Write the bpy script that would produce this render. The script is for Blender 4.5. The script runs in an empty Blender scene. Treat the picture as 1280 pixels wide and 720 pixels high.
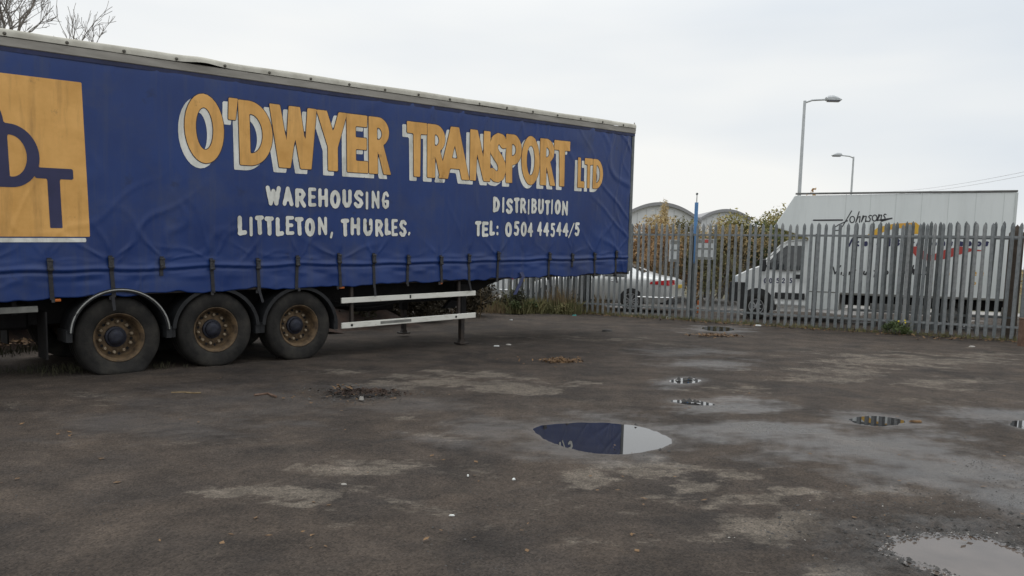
import bpy, math, random
import numpy as np
from mathutils import Matrix, Vector

random.seed(7); rng = np.random.default_rng(7)
scn = bpy.context.scene
COL = scn.collection

# ------------------------------------------------------------------ camera
F, CY, PITCH, ROLL, EYE = 1029.36, 428.55, .1052, .0237, 1.6     # in pixels of the 1280 x 720 photograph
_f = np.array([0, math.cos(PITCH), -math.sin(PITCH)]); _u = np.array([0, math.sin(PITCH), math.cos(PITCH)]); _r = np.array([1., 0, 0])
_r, _u = math.cos(ROLL) * _r + math.sin(ROLL) * _u, -math.sin(ROLL) * _r + math.cos(ROLL) * _u
_c = np.array([0, 0, EYE])
def ray(x, y): return _f + _r * (x - 640) / F - _u * (y - CY) / F
def gp(x, y, z=0.):                       # where the ray through a photo pixel meets the level z
    d = ray(x, y); return _c + d * (z - EYE) / d[2]
def at(x, y, Y):                          # the point on that ray Y metres ahead
    d = ray(x, y); return _c + d * Y / d[1]
def on_plane(x, y, o, n):
    d = ray(x, y); return _c + d * ((o - _c) @ n) / (d @ n)
def to_px(P):
    q = np.asarray(P) - _c; w = q @ _f
    return 640 + F * (q @ _r) / w, CY - F * (q @ _u) / w

cam = bpy.data.objects.new('camera', bpy.data.cameras.new('camera')); COL.objects.link(cam)
M = Matrix.Identity(4)
for i in range(3):
    M[i][0], M[i][1], M[i][2], M[i][3] = _r[i], _u[i], -_f[i], _c[i]
cam.matrix_world = M
cam.data.sensor_fit = 'HORIZONTAL'; cam.data.sensor_width = 36
cam.data.lens = F / 1280 * 36; cam.data.shift_y = (CY - 360) / 1280
cam.data.clip_start = .05; cam.data.clip_end = 2000
scn.camera = cam

# ------------------------------------------------------------------ overcast sky, sun, exposure
SUN_EL, SUN_AZ = math.radians(52), math.radians(-25)      # azimuth from +Y towards +X
world = bpy.data.worlds.new('World'); scn.world = world; world.use_nodes = True
nt = world.node_tree; nt.nodes.clear()
def N(t, **k):
    n = nt.nodes.new(t)
    for a, b in k.items(): setattr(n, a, b)
    return n
sky = N('ShaderNodeTexSky'); sky.sky_type = 'NISHITA'; sky.sun_disc = False
sky.sun_elevation = SUN_EL; sky.sun_rotation = SUN_AZ; sky.dust_density = 4
skys = N('ShaderNodeMixRGB', blend_type='MULTIPLY'); skys.inputs[0].default_value = 1; skys.inputs[2].default_value = (.1, .1, .1, 1)
nt.links.new(sky.outputs[0], skys.inputs[1])
tc = N('ShaderNodeTexCoord')
mp = N('ShaderNodeMapping'); mp.inputs['Scale'].default_value = (1.0, 1.0, 4.6); mp.inputs['Location'].default_value = (.35, .1, .2)
nt.links.new(tc.outputs['Generated'], mp.inputs[0])
ns = N('ShaderNodeTexNoise'); ns.inputs['Scale'].default_value = 1.5; ns.inputs['Detail'].default_value = 4; ns.inputs['Roughness'].default_value = .42
nt.links.new(mp.outputs[0], ns.inputs[0])
cr = N('ShaderNodeValToRGB')
cr.color_ramp.elements[0].position = .36; cr.color_ramp.elements[0].color = (.775, .825, .875, 1)
cr.color_ramp.elements[1].position = .60; cr.color_ramp.elements[1].color = (.97, .975, .955, 1)
nt.links.new(ns.outputs[0], cr.inputs[0])
mx = N('ShaderNodeMixRGB'); mx.inputs[0].default_value = .93
nt.links.new(skys.outputs[0], mx.inputs[1]); nt.links.new(cr.outputs[0], mx.inputs[2])
# an overcast sky grows brighter from the horizon to the zenith
sx = N('ShaderNodeSeparateXYZ'); nt.links.new(tc.outputs['Generated'], sx.inputs[0])
mr = N('ShaderNodeMapRange'); mr.inputs[1].default_value = .25; mr.inputs[2].default_value = 1; mr.inputs[3].default_value = 1; mr.inputs[4].default_value = 1.7
nt.links.new(sx.outputs[2], mr.inputs[0])
bg = N('ShaderNodeBackground'); nt.links.new(mx.outputs[0], bg.inputs[0]); nt.links.new(mr.outputs[0], bg.inputs[1])
wo = N('ShaderNodeOutputWorld'); nt.links.new(bg.outputs[0], wo.inputs[0])

sl = bpy.data.lights.new('sun', 'SUN'); sl.energy = .6; sl.angle = math.radians(40); sl.color = (1, .97, .93)
so = bpy.data.objects.new('sun', sl); COL.objects.link(so)
sd = Vector((math.sin(SUN_AZ) * math.cos(SUN_EL), math.cos(SUN_AZ) * math.cos(SUN_EL), math.sin(SUN_EL)))
so.rotation_euler = (-sd).to_track_quat('-Z', 'Y').to_euler(); so.location = (0, 0, 30)
vs = scn.view_settings; vs.view_transform = 'Standard'; vs.look = 'None'; vs.exposure = 0; vs.gamma = 1; vs.use_curve_mapping = False

# ------------------------------------------------------------------ materials
MATS = {}
def mat(name, c1, c2=None, scale=6., rough=.6, rough2=None, metal=0., bump=0., bscale=None, detail=6., spec=.5, stretch=(1, 1, 1), lo=.35, hi=.65, coat=0.):
    m = bpy.data.materials.new(name); m.use_nodes = True; MATS[name] = m
    t = m.node_tree; b = t.nodes['Principled BSDF']
    b.inputs['Metallic'].default_value = metal; b.inputs['Roughness'].default_value = rough
    b.inputs['Specular IOR Level'].default_value = spec; b.inputs['Coat Weight'].default_value = coat
    tc = t.nodes.new('ShaderNodeTexCoord'); mp = t.nodes.new('ShaderNodeMapping'); mp.inputs['Scale'].default_value = stretch
    t.links.new(tc.outputs['Object'], mp.inputs[0])
    n = t.nodes.new('ShaderNodeTexNoise'); n.inputs['Scale'].default_value = scale; n.inputs['Detail'].default_value = detail; n.inputs['Roughness'].default_value = .62
    t.links.new(mp.outputs[0], n.inputs[0])
    r = t.nodes.new('ShaderNodeValToRGB'); r.color_ramp.elements[0].position = lo; r.color_ramp.elements[1].position = hi
    r.color_ramp.elements[0].color = (*c1, 1); r.color_ramp.elements[1].color = (*(c2 or c1), 1)
    t.links.new(n.outputs[0], r.inputs[0]); t.links.new(r.outputs[0], b.inputs['Base Color'])
    if rough2 is not None:
        q = t.nodes.new('ShaderNodeMapRange'); q.inputs[1].default_value = lo; q.inputs[2].default_value = hi; q.inputs[3].default_value = rough; q.inputs[4].default_value = rough2
        t.links.new(n.outputs[0], q.inputs[0]); t.links.new(q.outputs[0], b.inputs['Roughness'])
    if bump:
        n2 = t.nodes.new('ShaderNodeTexNoise'); n2.inputs['Scale'].default_value = bscale or scale * 6; n2.inputs['Detail'].default_value = 4
        t.links.new(mp.outputs[0], n2.inputs[0])
        bp = t.nodes.new('ShaderNodeBump'); bp.inputs['Strength'].default_value = bump; bp.inputs['Distance'].default_value = .02
        t.links.new(n2.outputs[0], bp.inputs['Height']); t.links.new(bp.outputs[0], b.inputs['Normal'])
    return m

mat('tarp', (.006, .026, .128), (.013, .045, .188), .9, .34, .50, bump=.04, bscale=90, detail=10, spec=.45, lo=.3, hi=.7)
mat('tarp_edge', (.010, .014, .05), (.018, .026, .09), 8, .6)
mat('yellow_print', (.62, .32, .075), (.82, .455, .135), 2.4, .55, bump=.04, bscale=80, detail=9, lo=.3, hi=.7)
mat('white_print', (.60, .60, .54), (.82, .82, .77), 3.5, .55, detail=9, lo=.3, hi=.62)
mat('navy_line', (.012, .014, .04), None, 5, .55)
mat('navy_print', (.022, .024, .075), (.03, .032, .095), 4, .55)
mat('dirty_alu', (.22, .205, .18), (.38, .36, .325), 3., .5, .7, metal=.25, stretch=(.5, 3, 3), detail=9)
mat('roof_canvas', (.42, .40, .34), (.56, .54, .47), 5, .75, bump=.1)
mat('stud', (.07, .065, .055), (.13, .12, .1), 30, .5, metal=.5)
mat('chassis', (.006, .006, .007), (.014, .013, .013), 7, .75, spec=.25)
mat('rave', (.016, .015, .016), (.045, .032, .024), 9, .65)
mat('webbing', (.018, .018, .022), (.034, .034, .038), 30, .8)
mat('buckle', (.03, .03, .033), (.08, .08, .082), 30, .45, metal=.6)
mat('blue_webbing', (.035, .045, .11), (.05, .06, .14), 20, .7)
mat('tyre', (.011, .0105, .010), (.030, .028, .026), 4, .8, .95, bump=.2, bscale=50, spec=.3, detail=10)
mat('rim', (.020, .0125, .008), (.19, .125, .065), 8, .75, metal=.1, detail=10, bump=.25, lo=.3, hi=.72)
mat('hub', (.008, .009, .015), (.022, .025, .042), 18, .6, metal=.2)
mat('nut', (.16, .115, .07), (.33, .27, .19), 30, .7, metal=.2)
mat('mudguard', (.010, .0105, .012), (.022, .023, .025), 6, .65, spec=.3)
mat('guard_white', (.55, .54, .47), (.72, .71, .65), 6, .5, detail=9, stretch=(1, 3, 3), lo=.28, hi=.5)
mat('grey_and_shaded_white', (.13, .13, .12), (.22, .22, .20), 6, .6)  # plain grey parts, and the rear side board's white with shade painted in
mat('marker_orange', (.45, .12, .02), None, 5, .3)
mat('trim_white', (.62, .62, .60), (.45, .44, .4), 9, .5)
mat('trim_grey', (.34, .34, .33), (.22, .22, .2), 9, .6)
mat('galv', (.170, .185, .192), (.285, .30, .305), 7, .5, .65, metal=.25, detail=8)
mat('galv_b', (.145, .16, .165), (.24, .255, .26), 6, .55, .7, metal=.25, detail=8)
mat('galv_c', (.20, .21, .212), (.32, .33, .33), 8, .5, .65, metal=.25, detail=8)
mat('galv_dull', (.10, .112, .115), (.18, .19, .19), 6, .6, metal=.2)
mat('brown_post', (.085, .066, .05), (.14, .11, .085), 6, .8)
mat('rust_post', (.10, .055, .035), (.17, .11, .08), 9, .8)
mat('van_white', (.72, .74, .73), (.82, .83, .82), 1.2, .32, coat=.2)
mat('box_white', (.66, .695, .685), (.74, .77, .76), 1.0, .4, stretch=(1, 1, .3), detail=9)
mat('box_seam', (.56, .59, .575), None, 2, .5)
mat('van_trim', (.10, .10, .095), (.17, .17, .16), 6, .5)
mat('dark_plastic', (.016, .017, .018), (.03, .03, .032), 8, .5)
mat('glass', (.012, .016, .018), None, 3, .06, spec=.7)
mat('silver', (.60, .61, .60), (.66, .67, .66), 3, .3, metal=.4, coat=.5)
mat('car_white', (.68, .70, .70), None, 3, .3, coat=.5)
mat('alloy', (.55, .56, .57), None, 3, .3, metal=.7)
mat('tail_red', (.42, .015, .02), (.55, .03, .03), 20, .2)
mat('lamp_clear', (.6, .65, .68), None, 5, .15)
mat('plate_yellow', (.62, .42, .03), None, 5, .5)
mat('chrome', (.75, .76, .76), None, 5, .15, metal=.8)
mat('red_print', (.42, .06, .05), None, 5, .5)
mat('orange_print', (.66, .30, .04), (.70, .45, .04), 3, .5)
mat('sign_white', (.40, .42, .42), (.5, .52, .52), 5, .5)
mat('sign_black', (.03, .03, .035), None, 5, .5)
mat('lamp_steel', (.42, .44, .45), (.52, .54, .55), 4, .5, metal=.3)
mat('lamp_glass', (.28, .28, .36), None, 5, .2)
mat('pole_blue', (.08, .21, .44), (.11, .26, .50), 3, .5)
mat('cable', (.55, .56, .58), None, 5, .6)
mat('roof_grey', (.24, .24, .25), (.28, .28, .29), .2, .6)
mat('cladding', (.55, .56, .57), (.62, .63, .64), .15, .6)
mat('shed_trim', (.47, .48, .48), None, 1, .6)
mat('bark', (.11, .095, .082), (.22, .195, .165), 9, .9)
mat('leaf_tan', (.20, .15, .065), (.40, .30, .15), 1.3, .8)
mat('leaf_straw', (.36, .27, .125), (.56, .44, .24), 1.3, .8)
mat('leaf_olive', (.095, .10, .04), (.20, .18, .075), 1.5, .8)
mat('leaf_green', (.04, .062, .018), (.085, .11, .032), 1.5, .8)
mat('leaf_rust', (.23, .13, .055), (.38, .24, .115), 1.5, .8)
mat('leaf_dark', (.018, .022, .010), (.045, .040, .018), 1.5, .85)
mat('leaf_gold', (.17, .165, .05), (.34, .29, .11), 1.5, .8)
mat('leaf_under', (.022, .018, .010), (.065, .05, .026), 2.5, .85)
mat('leaf_autumn', (.42, .22, .05), (.55, .33, .09), 2, .8)
mat('dry_stalk', (.12, .085, .045), (.25, .185, .10), 8, .9)
mat('petal', (.75, .6, .03), None, 5, .6)
mat('litter_white', (.72, .74, .72), None, 9, .6)
mat('litter_blue', (.04, .28, .26), None, 9, .5)
mat('dead_leaf', (.075, .042, .02), (.22, .13, .06), 16, .85)
mat('soil', (.016, .010, .007), (.05, .026, .015), 3, .95, bump=.5, bscale=9)
mat('stone', (.035, .034, .033), (.10, .095, .09), 9, .85)
mat('stone_pale', (.30, .28, .25), (.45, .43, .4), 9, .85)
mat('road', (.11, .105, .10), (.17, .16, .15), .8, .6, bump=.2, bscale=30)
mat('verge', (.06, .06, .028), (.11, .095, .045), 1.2, .9, bump=.4, bscale=12)
mat('kerb', (.26, .25, .235), (.34, .33, .31), 5, .8)

def grime(name, col, amount, stretch, lo, hi, scale=1.):
    m = MATS[name]; t = m.node_tree; b = t.nodes['Principled BSDF']; src = b.inputs['Base Color'].links[0].from_socket
    tc = t.nodes.new('ShaderNodeTexCoord'); mp = t.nodes.new('ShaderNodeMapping'); mp.inputs['Scale'].default_value = stretch; t.links.new(tc.outputs['Object'], mp.inputs[0])
    n = t.nodes.new('ShaderNodeTexNoise'); n.inputs['Scale'].default_value = scale; n.inputs['Detail'].default_value = 9; n.inputs['Roughness'].default_value = .68; t.links.new(mp.outputs[0], n.inputs[0])
    r = t.nodes.new('ShaderNodeMapRange'); r.inputs[1].default_value = lo; r.inputs[2].default_value = hi; r.inputs[4].default_value = amount; t.links.new(n.outputs[0], r.inputs[0])
    x = t.nodes.new('ShaderNodeMixRGB'); x.inputs[2].default_value = (*col, 1); t.links.new(r.outputs[0], x.inputs[0]); t.links.new(src, x.inputs[1]); t.links.new(x.outputs[0], b.inputs['Base Color'])
grime('tarp', (.055, .068, .115), .55, (7, 1, .45), .50, .78)          # rain streaks of dust
grime('tarp', (.06, .07, .11), .5, (.7, 1, .8), .52, .74, 1.4)         # faded patches
grime('tarp', (.012, .014, .03), .6, (3, 1, 3), .60, .75, 1.2)         # dark scuffs
grime('yellow_print', (.26, .135, .04), .7, (6, 1, .6), .50, .80)
grime('yellow_print', (.13, .08, .04), .6, (2.5, 1, 2.5), .63, .74, 2.)
grime('white_print', (.25, .24, .21), .7, (6, 1, .8), .50, .78)
grime('box_white', (.42, .43, .41), .25, (5, 1, .4), .50, .80)
grime('van_white', (.40, .40, .37), .35, (3, 1, 3), .55, .80)
grime('guard_white', (.22, .13, .06), .8, (5, 2, 5), .62, .72)
grime('galv', (.13, .095, .07), .3, (1, 1, .5), .60, .75, 5)
grime('tyre', (.055, .05, .042), .7, (1, 1, 1), .48, .70, 3.5)

# ------------------------------------------------------------------ mesh helpers
class MB:
    def __init__(s): s.v = []; s.f = []; s.n = 0
    def add(s, V, Fc):
        V = [tuple(map(float, p)) for p in V]
        s.f += [tuple(int(i) + s.n for i in q) for q in Fc]; s.v += V; s.n += len(V); return s
    def box(s, lo, hi):
        x0, y0, z0 = lo; x1, y1, z1 = hi
        return s.add([(x0,y0,z0),(x1,y0,z0),(x1,y1,z0),(x0,y1,z0),(x0,y0,z1),(x1,y0,z1),(x1,y1,z1),(x0,y1,z1)],
                     [(0,3,2,1),(4,5,6,7),(0,1,5,4),(1,2,6,5),(2,3,7,6),(3,0,4,7)])
    def cbox(s, lo, hi, b=.01):                 # box with chamfered edges
        lo = np.array(lo, float); hi = np.array(hi, float); b = min(b, *(0.45 * (hi - lo)))
        V = []; idx = {}
        for i in (0, 1):
            for j in (0, 1):
                for k in (0, 1):
                    for a in range(3):
                        p = [lo[0] if i == 0 else hi[0], lo[1] if j == 0 else hi[1], lo[2] if k == 0 else hi[2]]
                        sg = (1 if i == 0 else -1, 1 if j == 0 else -1, 1 if k == 0 else -1)
                        for q in range(3):
                            if q != a: p[q] += sg[q] * b
                        idx[i, j, k, a] = len(V); V.append(p)
        Fc = []
        for a in range(3):
            u, w = (a + 1) % 3, (a + 2) % 3
            for e in (0, 1):
                q = []
                for (m, n_) in ((0, 0), (1, 0), (1, 1), (0, 1)):
                    t = [0, 0, 0]; t[a] = e; t[u] = m; t[w] = n_; q.append(idx[(*t, a)])
                Fc.append(q if e else q[::-1])
            for m in (0, 1):
                for n_ in (0, 1):
                    t0 = [0, 0, 0]; t0[u] = m; t0[w] = n_; t1 = list(t0); t1[a] = 1
                    q = [idx[(*t0, u)], idx[(*t1, u)], idx[(*t1, w)], idx[(*t0, w)]]
                    Fc.append(q if (m + n_) % 2 else q[::-1])
        for i in (0, 1):
            for j in (0, 1):
                for k in (0, 1):
                    q = [idx[i, j, k, 0], idx[i, j, k, 1], idx[i, j, k, 2]]
                    Fc.append(q if (i + j + k) % 2 else q[::-1])
        return s.add(V, Fc)
    def prism(s, poly, y0, y1, ax='xz'):        # polygon in (x,z) pushed from y0 to y1
        n = len(poly)
        if ax == 'xz': V = [(p[0], y0, p[1]) for p in poly] + [(p[0], y1, p[1]) for p in poly]
        elif ax == 'xy': V = [(p[0], p[1], y0) for p in poly] + [(p[0], p[1], y1) for p in poly]
        else: V = [(y0, p[0], p[1]) for p in poly] + [(y1, p[0], p[1]) for p in poly]
        return s.add(V, [tuple(range(n)), tuple(range(2 * n - 1, n - 1, -1))] + [(i, i + n, (i + 1) % n + n, (i + 1) % n) for i in range(n)])
    def lathe(s, prof, c=(0, 0, 0), n=40, closed=False):   # profile (y along axis, radius); the axis is local y
        V = []; m = len(prof)
        for i in range(n):
            a = 2 * math.pi * i / n
            V += [(c[0] + r * math.cos(a), c[1] + y, c[2] + r * math.sin(a)) for y, r in prof]
        Fc = []
        for i in range(n):
            j = (i + 1) % n
            for k in range(m if closed else m - 1):
                l = (k + 1) % m
                Fc.append((i * m + k, i * m + l, j * m + l, j * m + k))
        return s.add(V, Fc)
    def tube(s, pts, r, n=6, cap=True):
        pts = [np.array(p, float) for p in pts]; R = r if hasattr(r, '__len__') else [r] * len(pts)
        V = []
        for i, p in enumerate(pts):
            t = pts[min(i + 1, len(pts) - 1)] - pts[max(i - 1, 0)]; t = t / (np.linalg.norm(t) + 1e-9)
            a = np.cross(t, (0, 0, 1.)) if abs(t[2]) < .9 else np.cross(t, (1., 0, 0)); a /= np.linalg.norm(a); b = np.cross(t, a)
            for k in range(n):
                w = 2 * math.pi * k / n; V.append(p + R[i] * (a * math.cos(w) + b * math.sin(w)))
        Fc = [(i * n + k, i * n + (k + 1) % n, (i + 1) * n + (k + 1) % n, (i + 1) * n + k) for i in range(len(pts) - 1) for k in range(n)]
        if cap: Fc += [tuple(range(n))[::-1], tuple(range((len(pts) - 1) * n, len(pts) * n))]
        return s.add(V, Fc)
    def build(s, name, material, parent=None, xf=None, smooth=False):
        me = bpy.data.meshes.new(name); V = s.v if xf is None else [tuple(p) for p in xf(np.array(s.v))]
        me.from_pydata(V, [], s.f); me.update()
        if material: me.materials.append(MATS[material])
        if smooth: me.polygons.foreach_set('use_smooth', [True] * len(me.polygons))
        o = bpy.data.objects.new(name, me); COL.objects.link(o); o.parent = parent; return o
def raw(name, V, Fc, material, parent=None, smooth=False):
    me = bpy.data.meshes.new(name); me.from_pydata([tuple(p) for p in np.asarray(V).tolist()], [], [tuple(q) for q in (Fc.tolist() if hasattr(Fc, 'tolist') else Fc)]); me.update()
    if material: me.materials.append(MATS[material])
    if smooth: me.polygons.foreach_set('use_smooth', [True] * len(me.polygons))
    o = bpy.data.objects.new(name, me); COL.objects.link(o); o.parent = parent; return o
def tag(o, label=None, cat=None, group=None, kind=None):
    if label: o['label'] = label
    if cat: o['category'] = cat
    if group: o['group'] = group
    if kind: o['kind'] = kind
    return o
def empty(name, loc, rz=0., label=None, cat=None, group=None):
    o = bpy.data.objects.new(name, None); COL.objects.link(o); o.location = loc; o.rotation_euler = (0, 0, rz); o.empty_display_size = .2
    return tag(o, label, cat, group)
def copy_part(o, parent, loc=None):
    c = o.copy(); COL.objects.link(c); c.parent = parent
    if loc is not None: c.location = loc
    for ch in list(o.children): copy_part(ch, c)
    return c
def sstep(a, b, x): t = np.clip((x - a) / (b - a), 0, 1); return t * t * (3 - 2 * t)
class Wave:                                   # cheap smooth noise in the plane: a sum of random waves, about -1..1
    def __init__(s, seed, n=14):
        g = np.random.default_rng(seed); a = g.uniform(0, 2 * np.pi, n); k = g.uniform(.5, 1.6, n) * 2 * np.pi
        s.kx, s.ky, s.p = k * np.cos(a), k * np.sin(a), g.uniform(0, 7, n); s.n = n
    def __call__(s, x, y, scale=1.):
        x = np.asarray(x) / scale; y = np.asarray(y) / scale
        return sum(np.sin(kx * x + ky * y + p) for kx, ky, p in zip(s.kx, s.ky, s.p)) / math.sqrt(s.n / 2) / 1.6
W1, W2, W3, W4 = Wave(1), Wave(2), Wave(3), Wave(4)

# ------------------------------------------------------------------ ground of the yard, with its hollows, puddles, dry and wet patches
def px_poly(pts, z=0.): return np.array([gp(x, y, z)[:2] for x, y in pts])
def smooth_poly(P, it=2):
    for _ in range(it):
        Q = np.roll(P, -1, 0); P = np.stack([.75 * P + .25 * Q, .25 * P + .75 * Q], 1).reshape(-1, 2)
    return P
def sd_poly(X, Y, P):
    d = np.full(X.shape, 1e9); ins = np.zeros(X.shape, bool); n = len(P)
    for i in range(n):
        ax, ay = P[i]; bx, by = P[(i + 1) % n]; ex, ey = bx - ax, by - ay
        wx, wy = X - ax, Y - ay
        t = np.clip((wx * ex + wy * ey) / (ex * ex + ey * ey + 1e-12), 0, 1)
        d = np.minimum(d, (wx - ex * t) ** 2 + (wy - ey * t) ** 2)
        if abs(ey) > 1e-12:
            c = ((ay > Y) != (by > Y)) & (X < ex * (Y - ay) / ey + ax); ins ^= c
    d = np.sqrt(d); return np.where(ins, -d, d)

PUDDLES = [
 ('still water in the eye-shaped puddle reflecting the blue trailer', [(664,534),(690,529),(735,527),(780,529),(812,536),(841,549),(818,559),(785,565),(750,565),(715,559),(688,550)], .05, 'water_clear'),
 ('murky pale water in the large puddle at the lower right', [(1104,685),(1122,672),(1150,667),(1190,667),(1222,668),(1252,676),(1285,690),(1330,712),(1345,740),(1300,760),(1235,742),(1190,716),(1140,701)], .06, 'water_murky'),
 ('small puddle mirroring the fence on the right', [(1062,523),(1080,519),(1100,519),(1122,522),(1131,526),(1116,530),(1090,531),(1070,528)], .03, 'water_clear'),
 ('thin puddle with stones in the middle of the yard', [(836,475),(850,472),(866,472),(874,475),(862,478),(846,478)], .02, 'water_clear'),
 ('narrow puddle below the thin stony one', [(838,500),(856,499),(880,501),(894,505),(872,505),(850,503)], .02, 'water_clear'),
 ('puddle against the palisade gate', [(876,409),(890,407),(908,408),(920,411),(905,414),(885,413)], .03, 'water_clear'),
 ('puddle at the right edge of the yard', [(1262,528),(1280,524),(1310,528),(1310,538),(1280,535)], .02, 'water_clear'),
]
POLYS = [smooth_poly(px_poly(p[1])) for p in PUDDLES]
WATER_Z = -.012
POTHOLE = smooth_poly(px_poly([(404,489),(420,485),(450,484),(478,487),(488,490),(470,494),(440,497),(415,496)]))

def axis(parts):
    out = []
    for a, b, st in parts: out += list(np.arange(a, b - 1e-6, st))
    return np.array(out + [parts[-1][1]])
gx = axis([(-40, -16, 1.5), (-16, -6, .15), (-6, 6, .045), (6, 16, .12), (16, 40, 1.5)])
gy = axis([(-12, 2, 1.), (2, 3.5, .1), (3.5, 10, .04), (10, 16, .07), (16, 27, .15)])
GX, GY = np.meshgrid(gx, gy)
GZ = .010 * W1(GX, GY, 3.) + .004 * W2(GX, GY, .8) + .0025 * W3(GX, GY, .22)
rough_zone = np.zeros_like(GX)
SD = []
for (lab, pts, dep, wm), P in zip(PUDDLES, POLYS):
    sd_ = sd_poly(GX, GY, P) + (.012 if wm == 'water_clear' else .03) * W2(GX, GY, .25); SD.append(sd_)
    k = np.exp(-np.maximum(sd_, 0) / .28)
    GZ = GZ * (1 - k) + k * (-.002)
    w_ = .12 if wm == 'water_clear' else .2
    GZ += np.where(sd_ < w_, -(WATER_Z * -1 + .0) * sstep(w_, 0, sd_) - dep * sstep(0, -.3, sd_), 0)
    if wm == 'water_murky':
        rough_zone = np.maximum(rough_zone, sstep(.75, .2, sd_) * sstep(-.02, .05, sd_))
sp = sd_poly(GX, GY, POTHOLE)
GZ -= .045 * sstep(.05, -.12, sp) ; rough_zone = np.maximum(rough_zone, sstep(.35, .0, sp) * .8)
GZ += rough_zone * (.012 * W3(GX, GY, .13) + .006 * W4(GX, GY, .07))
PXx, PXy = to_px(np.stack([GX, GY, 0 * GX], -1)); vis = GY > 2
warp = .34 * W2(GX * .7, GY, 1.1) + .26 * W3(GX * .6, GY, .45) + .16 * W4(GX * .6, GY, .2) + .12 * W1(GX, GY, .11)
def patches(L, edge=.55, wk=1.):
    m = np.zeros_like(GX)
    for cx, cy, rx, ry, a in L:
        d = np.sqrt(((PXx - cx) / rx) ** 2 + ((PXy - cy) / ry) ** 2) + warp * wk
        m = np.maximum(m, a * sstep(1.15, edge, d))
    return np.where(vis, m, 0)
dry = patches([(560,476,120,13,.9),(640,486,75,11,1),(430,466,55,6,.8),(720,480,36,6,1),(300,612,95,17,1),(365,633,70,12,1),(440,590,120,18,.7),(500,523,30,6,.9),
               (560,540,90,14,.4),(745,594,85,15,1),(820,592,90,15,1),(880,605,95,20,1),(940,622,80,20,1),(990,655,60,26,1),(930,650,70,20,.6),(1040,468,100,12,.8),(1120,452,130,12,.85),(1190,478,110,9,.7),
               (915,485,60,8,.7),(1230,447,90,9,.7),(1010,440,80,7,.4),(690,421,90,4,.5),(770,424,60,3,.7),(630,430,60,4,.4),(820,431,60,5,.4),(1110,612,50,9,.6),(1180,600,40,8,.6),
               (100,505,120,8,.35),(140,492,90,5,.35),(560,450,60,4,.3),(1050,716,40,10,.7),(430,655,60,10,.4),(1260,570,60,12,.4),(700,505,120,9,.35),(250,560,160,14,.3),(650,640,160,20,.3),(820,680,160,25,.35),(560,590,120,14,.45),(1160,500,120,9,.4)], .3)
wet = patches([(960,540,190,20,1),(1080,560,190,26,1),(1190,590,170,36,1),(1270,620,90,30,1),(905,508,90,15,1),(880,455,80,10,.7),(860,440,90,8,.5),(600,540,110,22,.6),(1240,520,90,18,.8),(900,412,60,7,.9),(740,547,150,40,.7),
               (1090,525,120,14,.8),(1200,690,200,60,.6),(440,492,70,12,.6),(200,530,200,30,.45),(500,505,120,15,.4),(300,500,220,25,.35),(850,478,40,9,1),(870,502,50,7,1)], .1, .6)
for sd_ in SD: wet = np.maximum(wet, np.exp(-np.maximum(sd_, 0) / .10) * .95)
dry = np.clip(dry * (1 - .8 * np.clip(wet - .5, 0, 1)), 0, 1)
mud_mask = np.maximum(rough_zone, sstep(.1, 0, sp))  # mud round the murky puddle and in and about the pothole
nr, nc = GX.shape
idx = np.arange(nr * nc).reshape(nr, nc)
quads = np.stack([idx[:-1, :-1], idx[:-1, 1:], idx[1:, 1:], idx[1:, :-1]], -1).reshape(-1, 4)
yard = raw('yard_ground', np.stack([GX, GY, GZ], -1).reshape(-1, 3), quads, None, smooth=True)
tag(yard, 'worn patchy asphalt yard with potholes and damp patches', 'ground', kind='structure')
for nm, arr in (('dry', dry), ('wet', wet), ('mud', mud_mask)):
    at_ = yard.data.attributes.new(nm, 'FLOAT', 'POINT'); at_.data.foreach_set('value', arr.reshape(-1).astype(np.float32))

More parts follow.
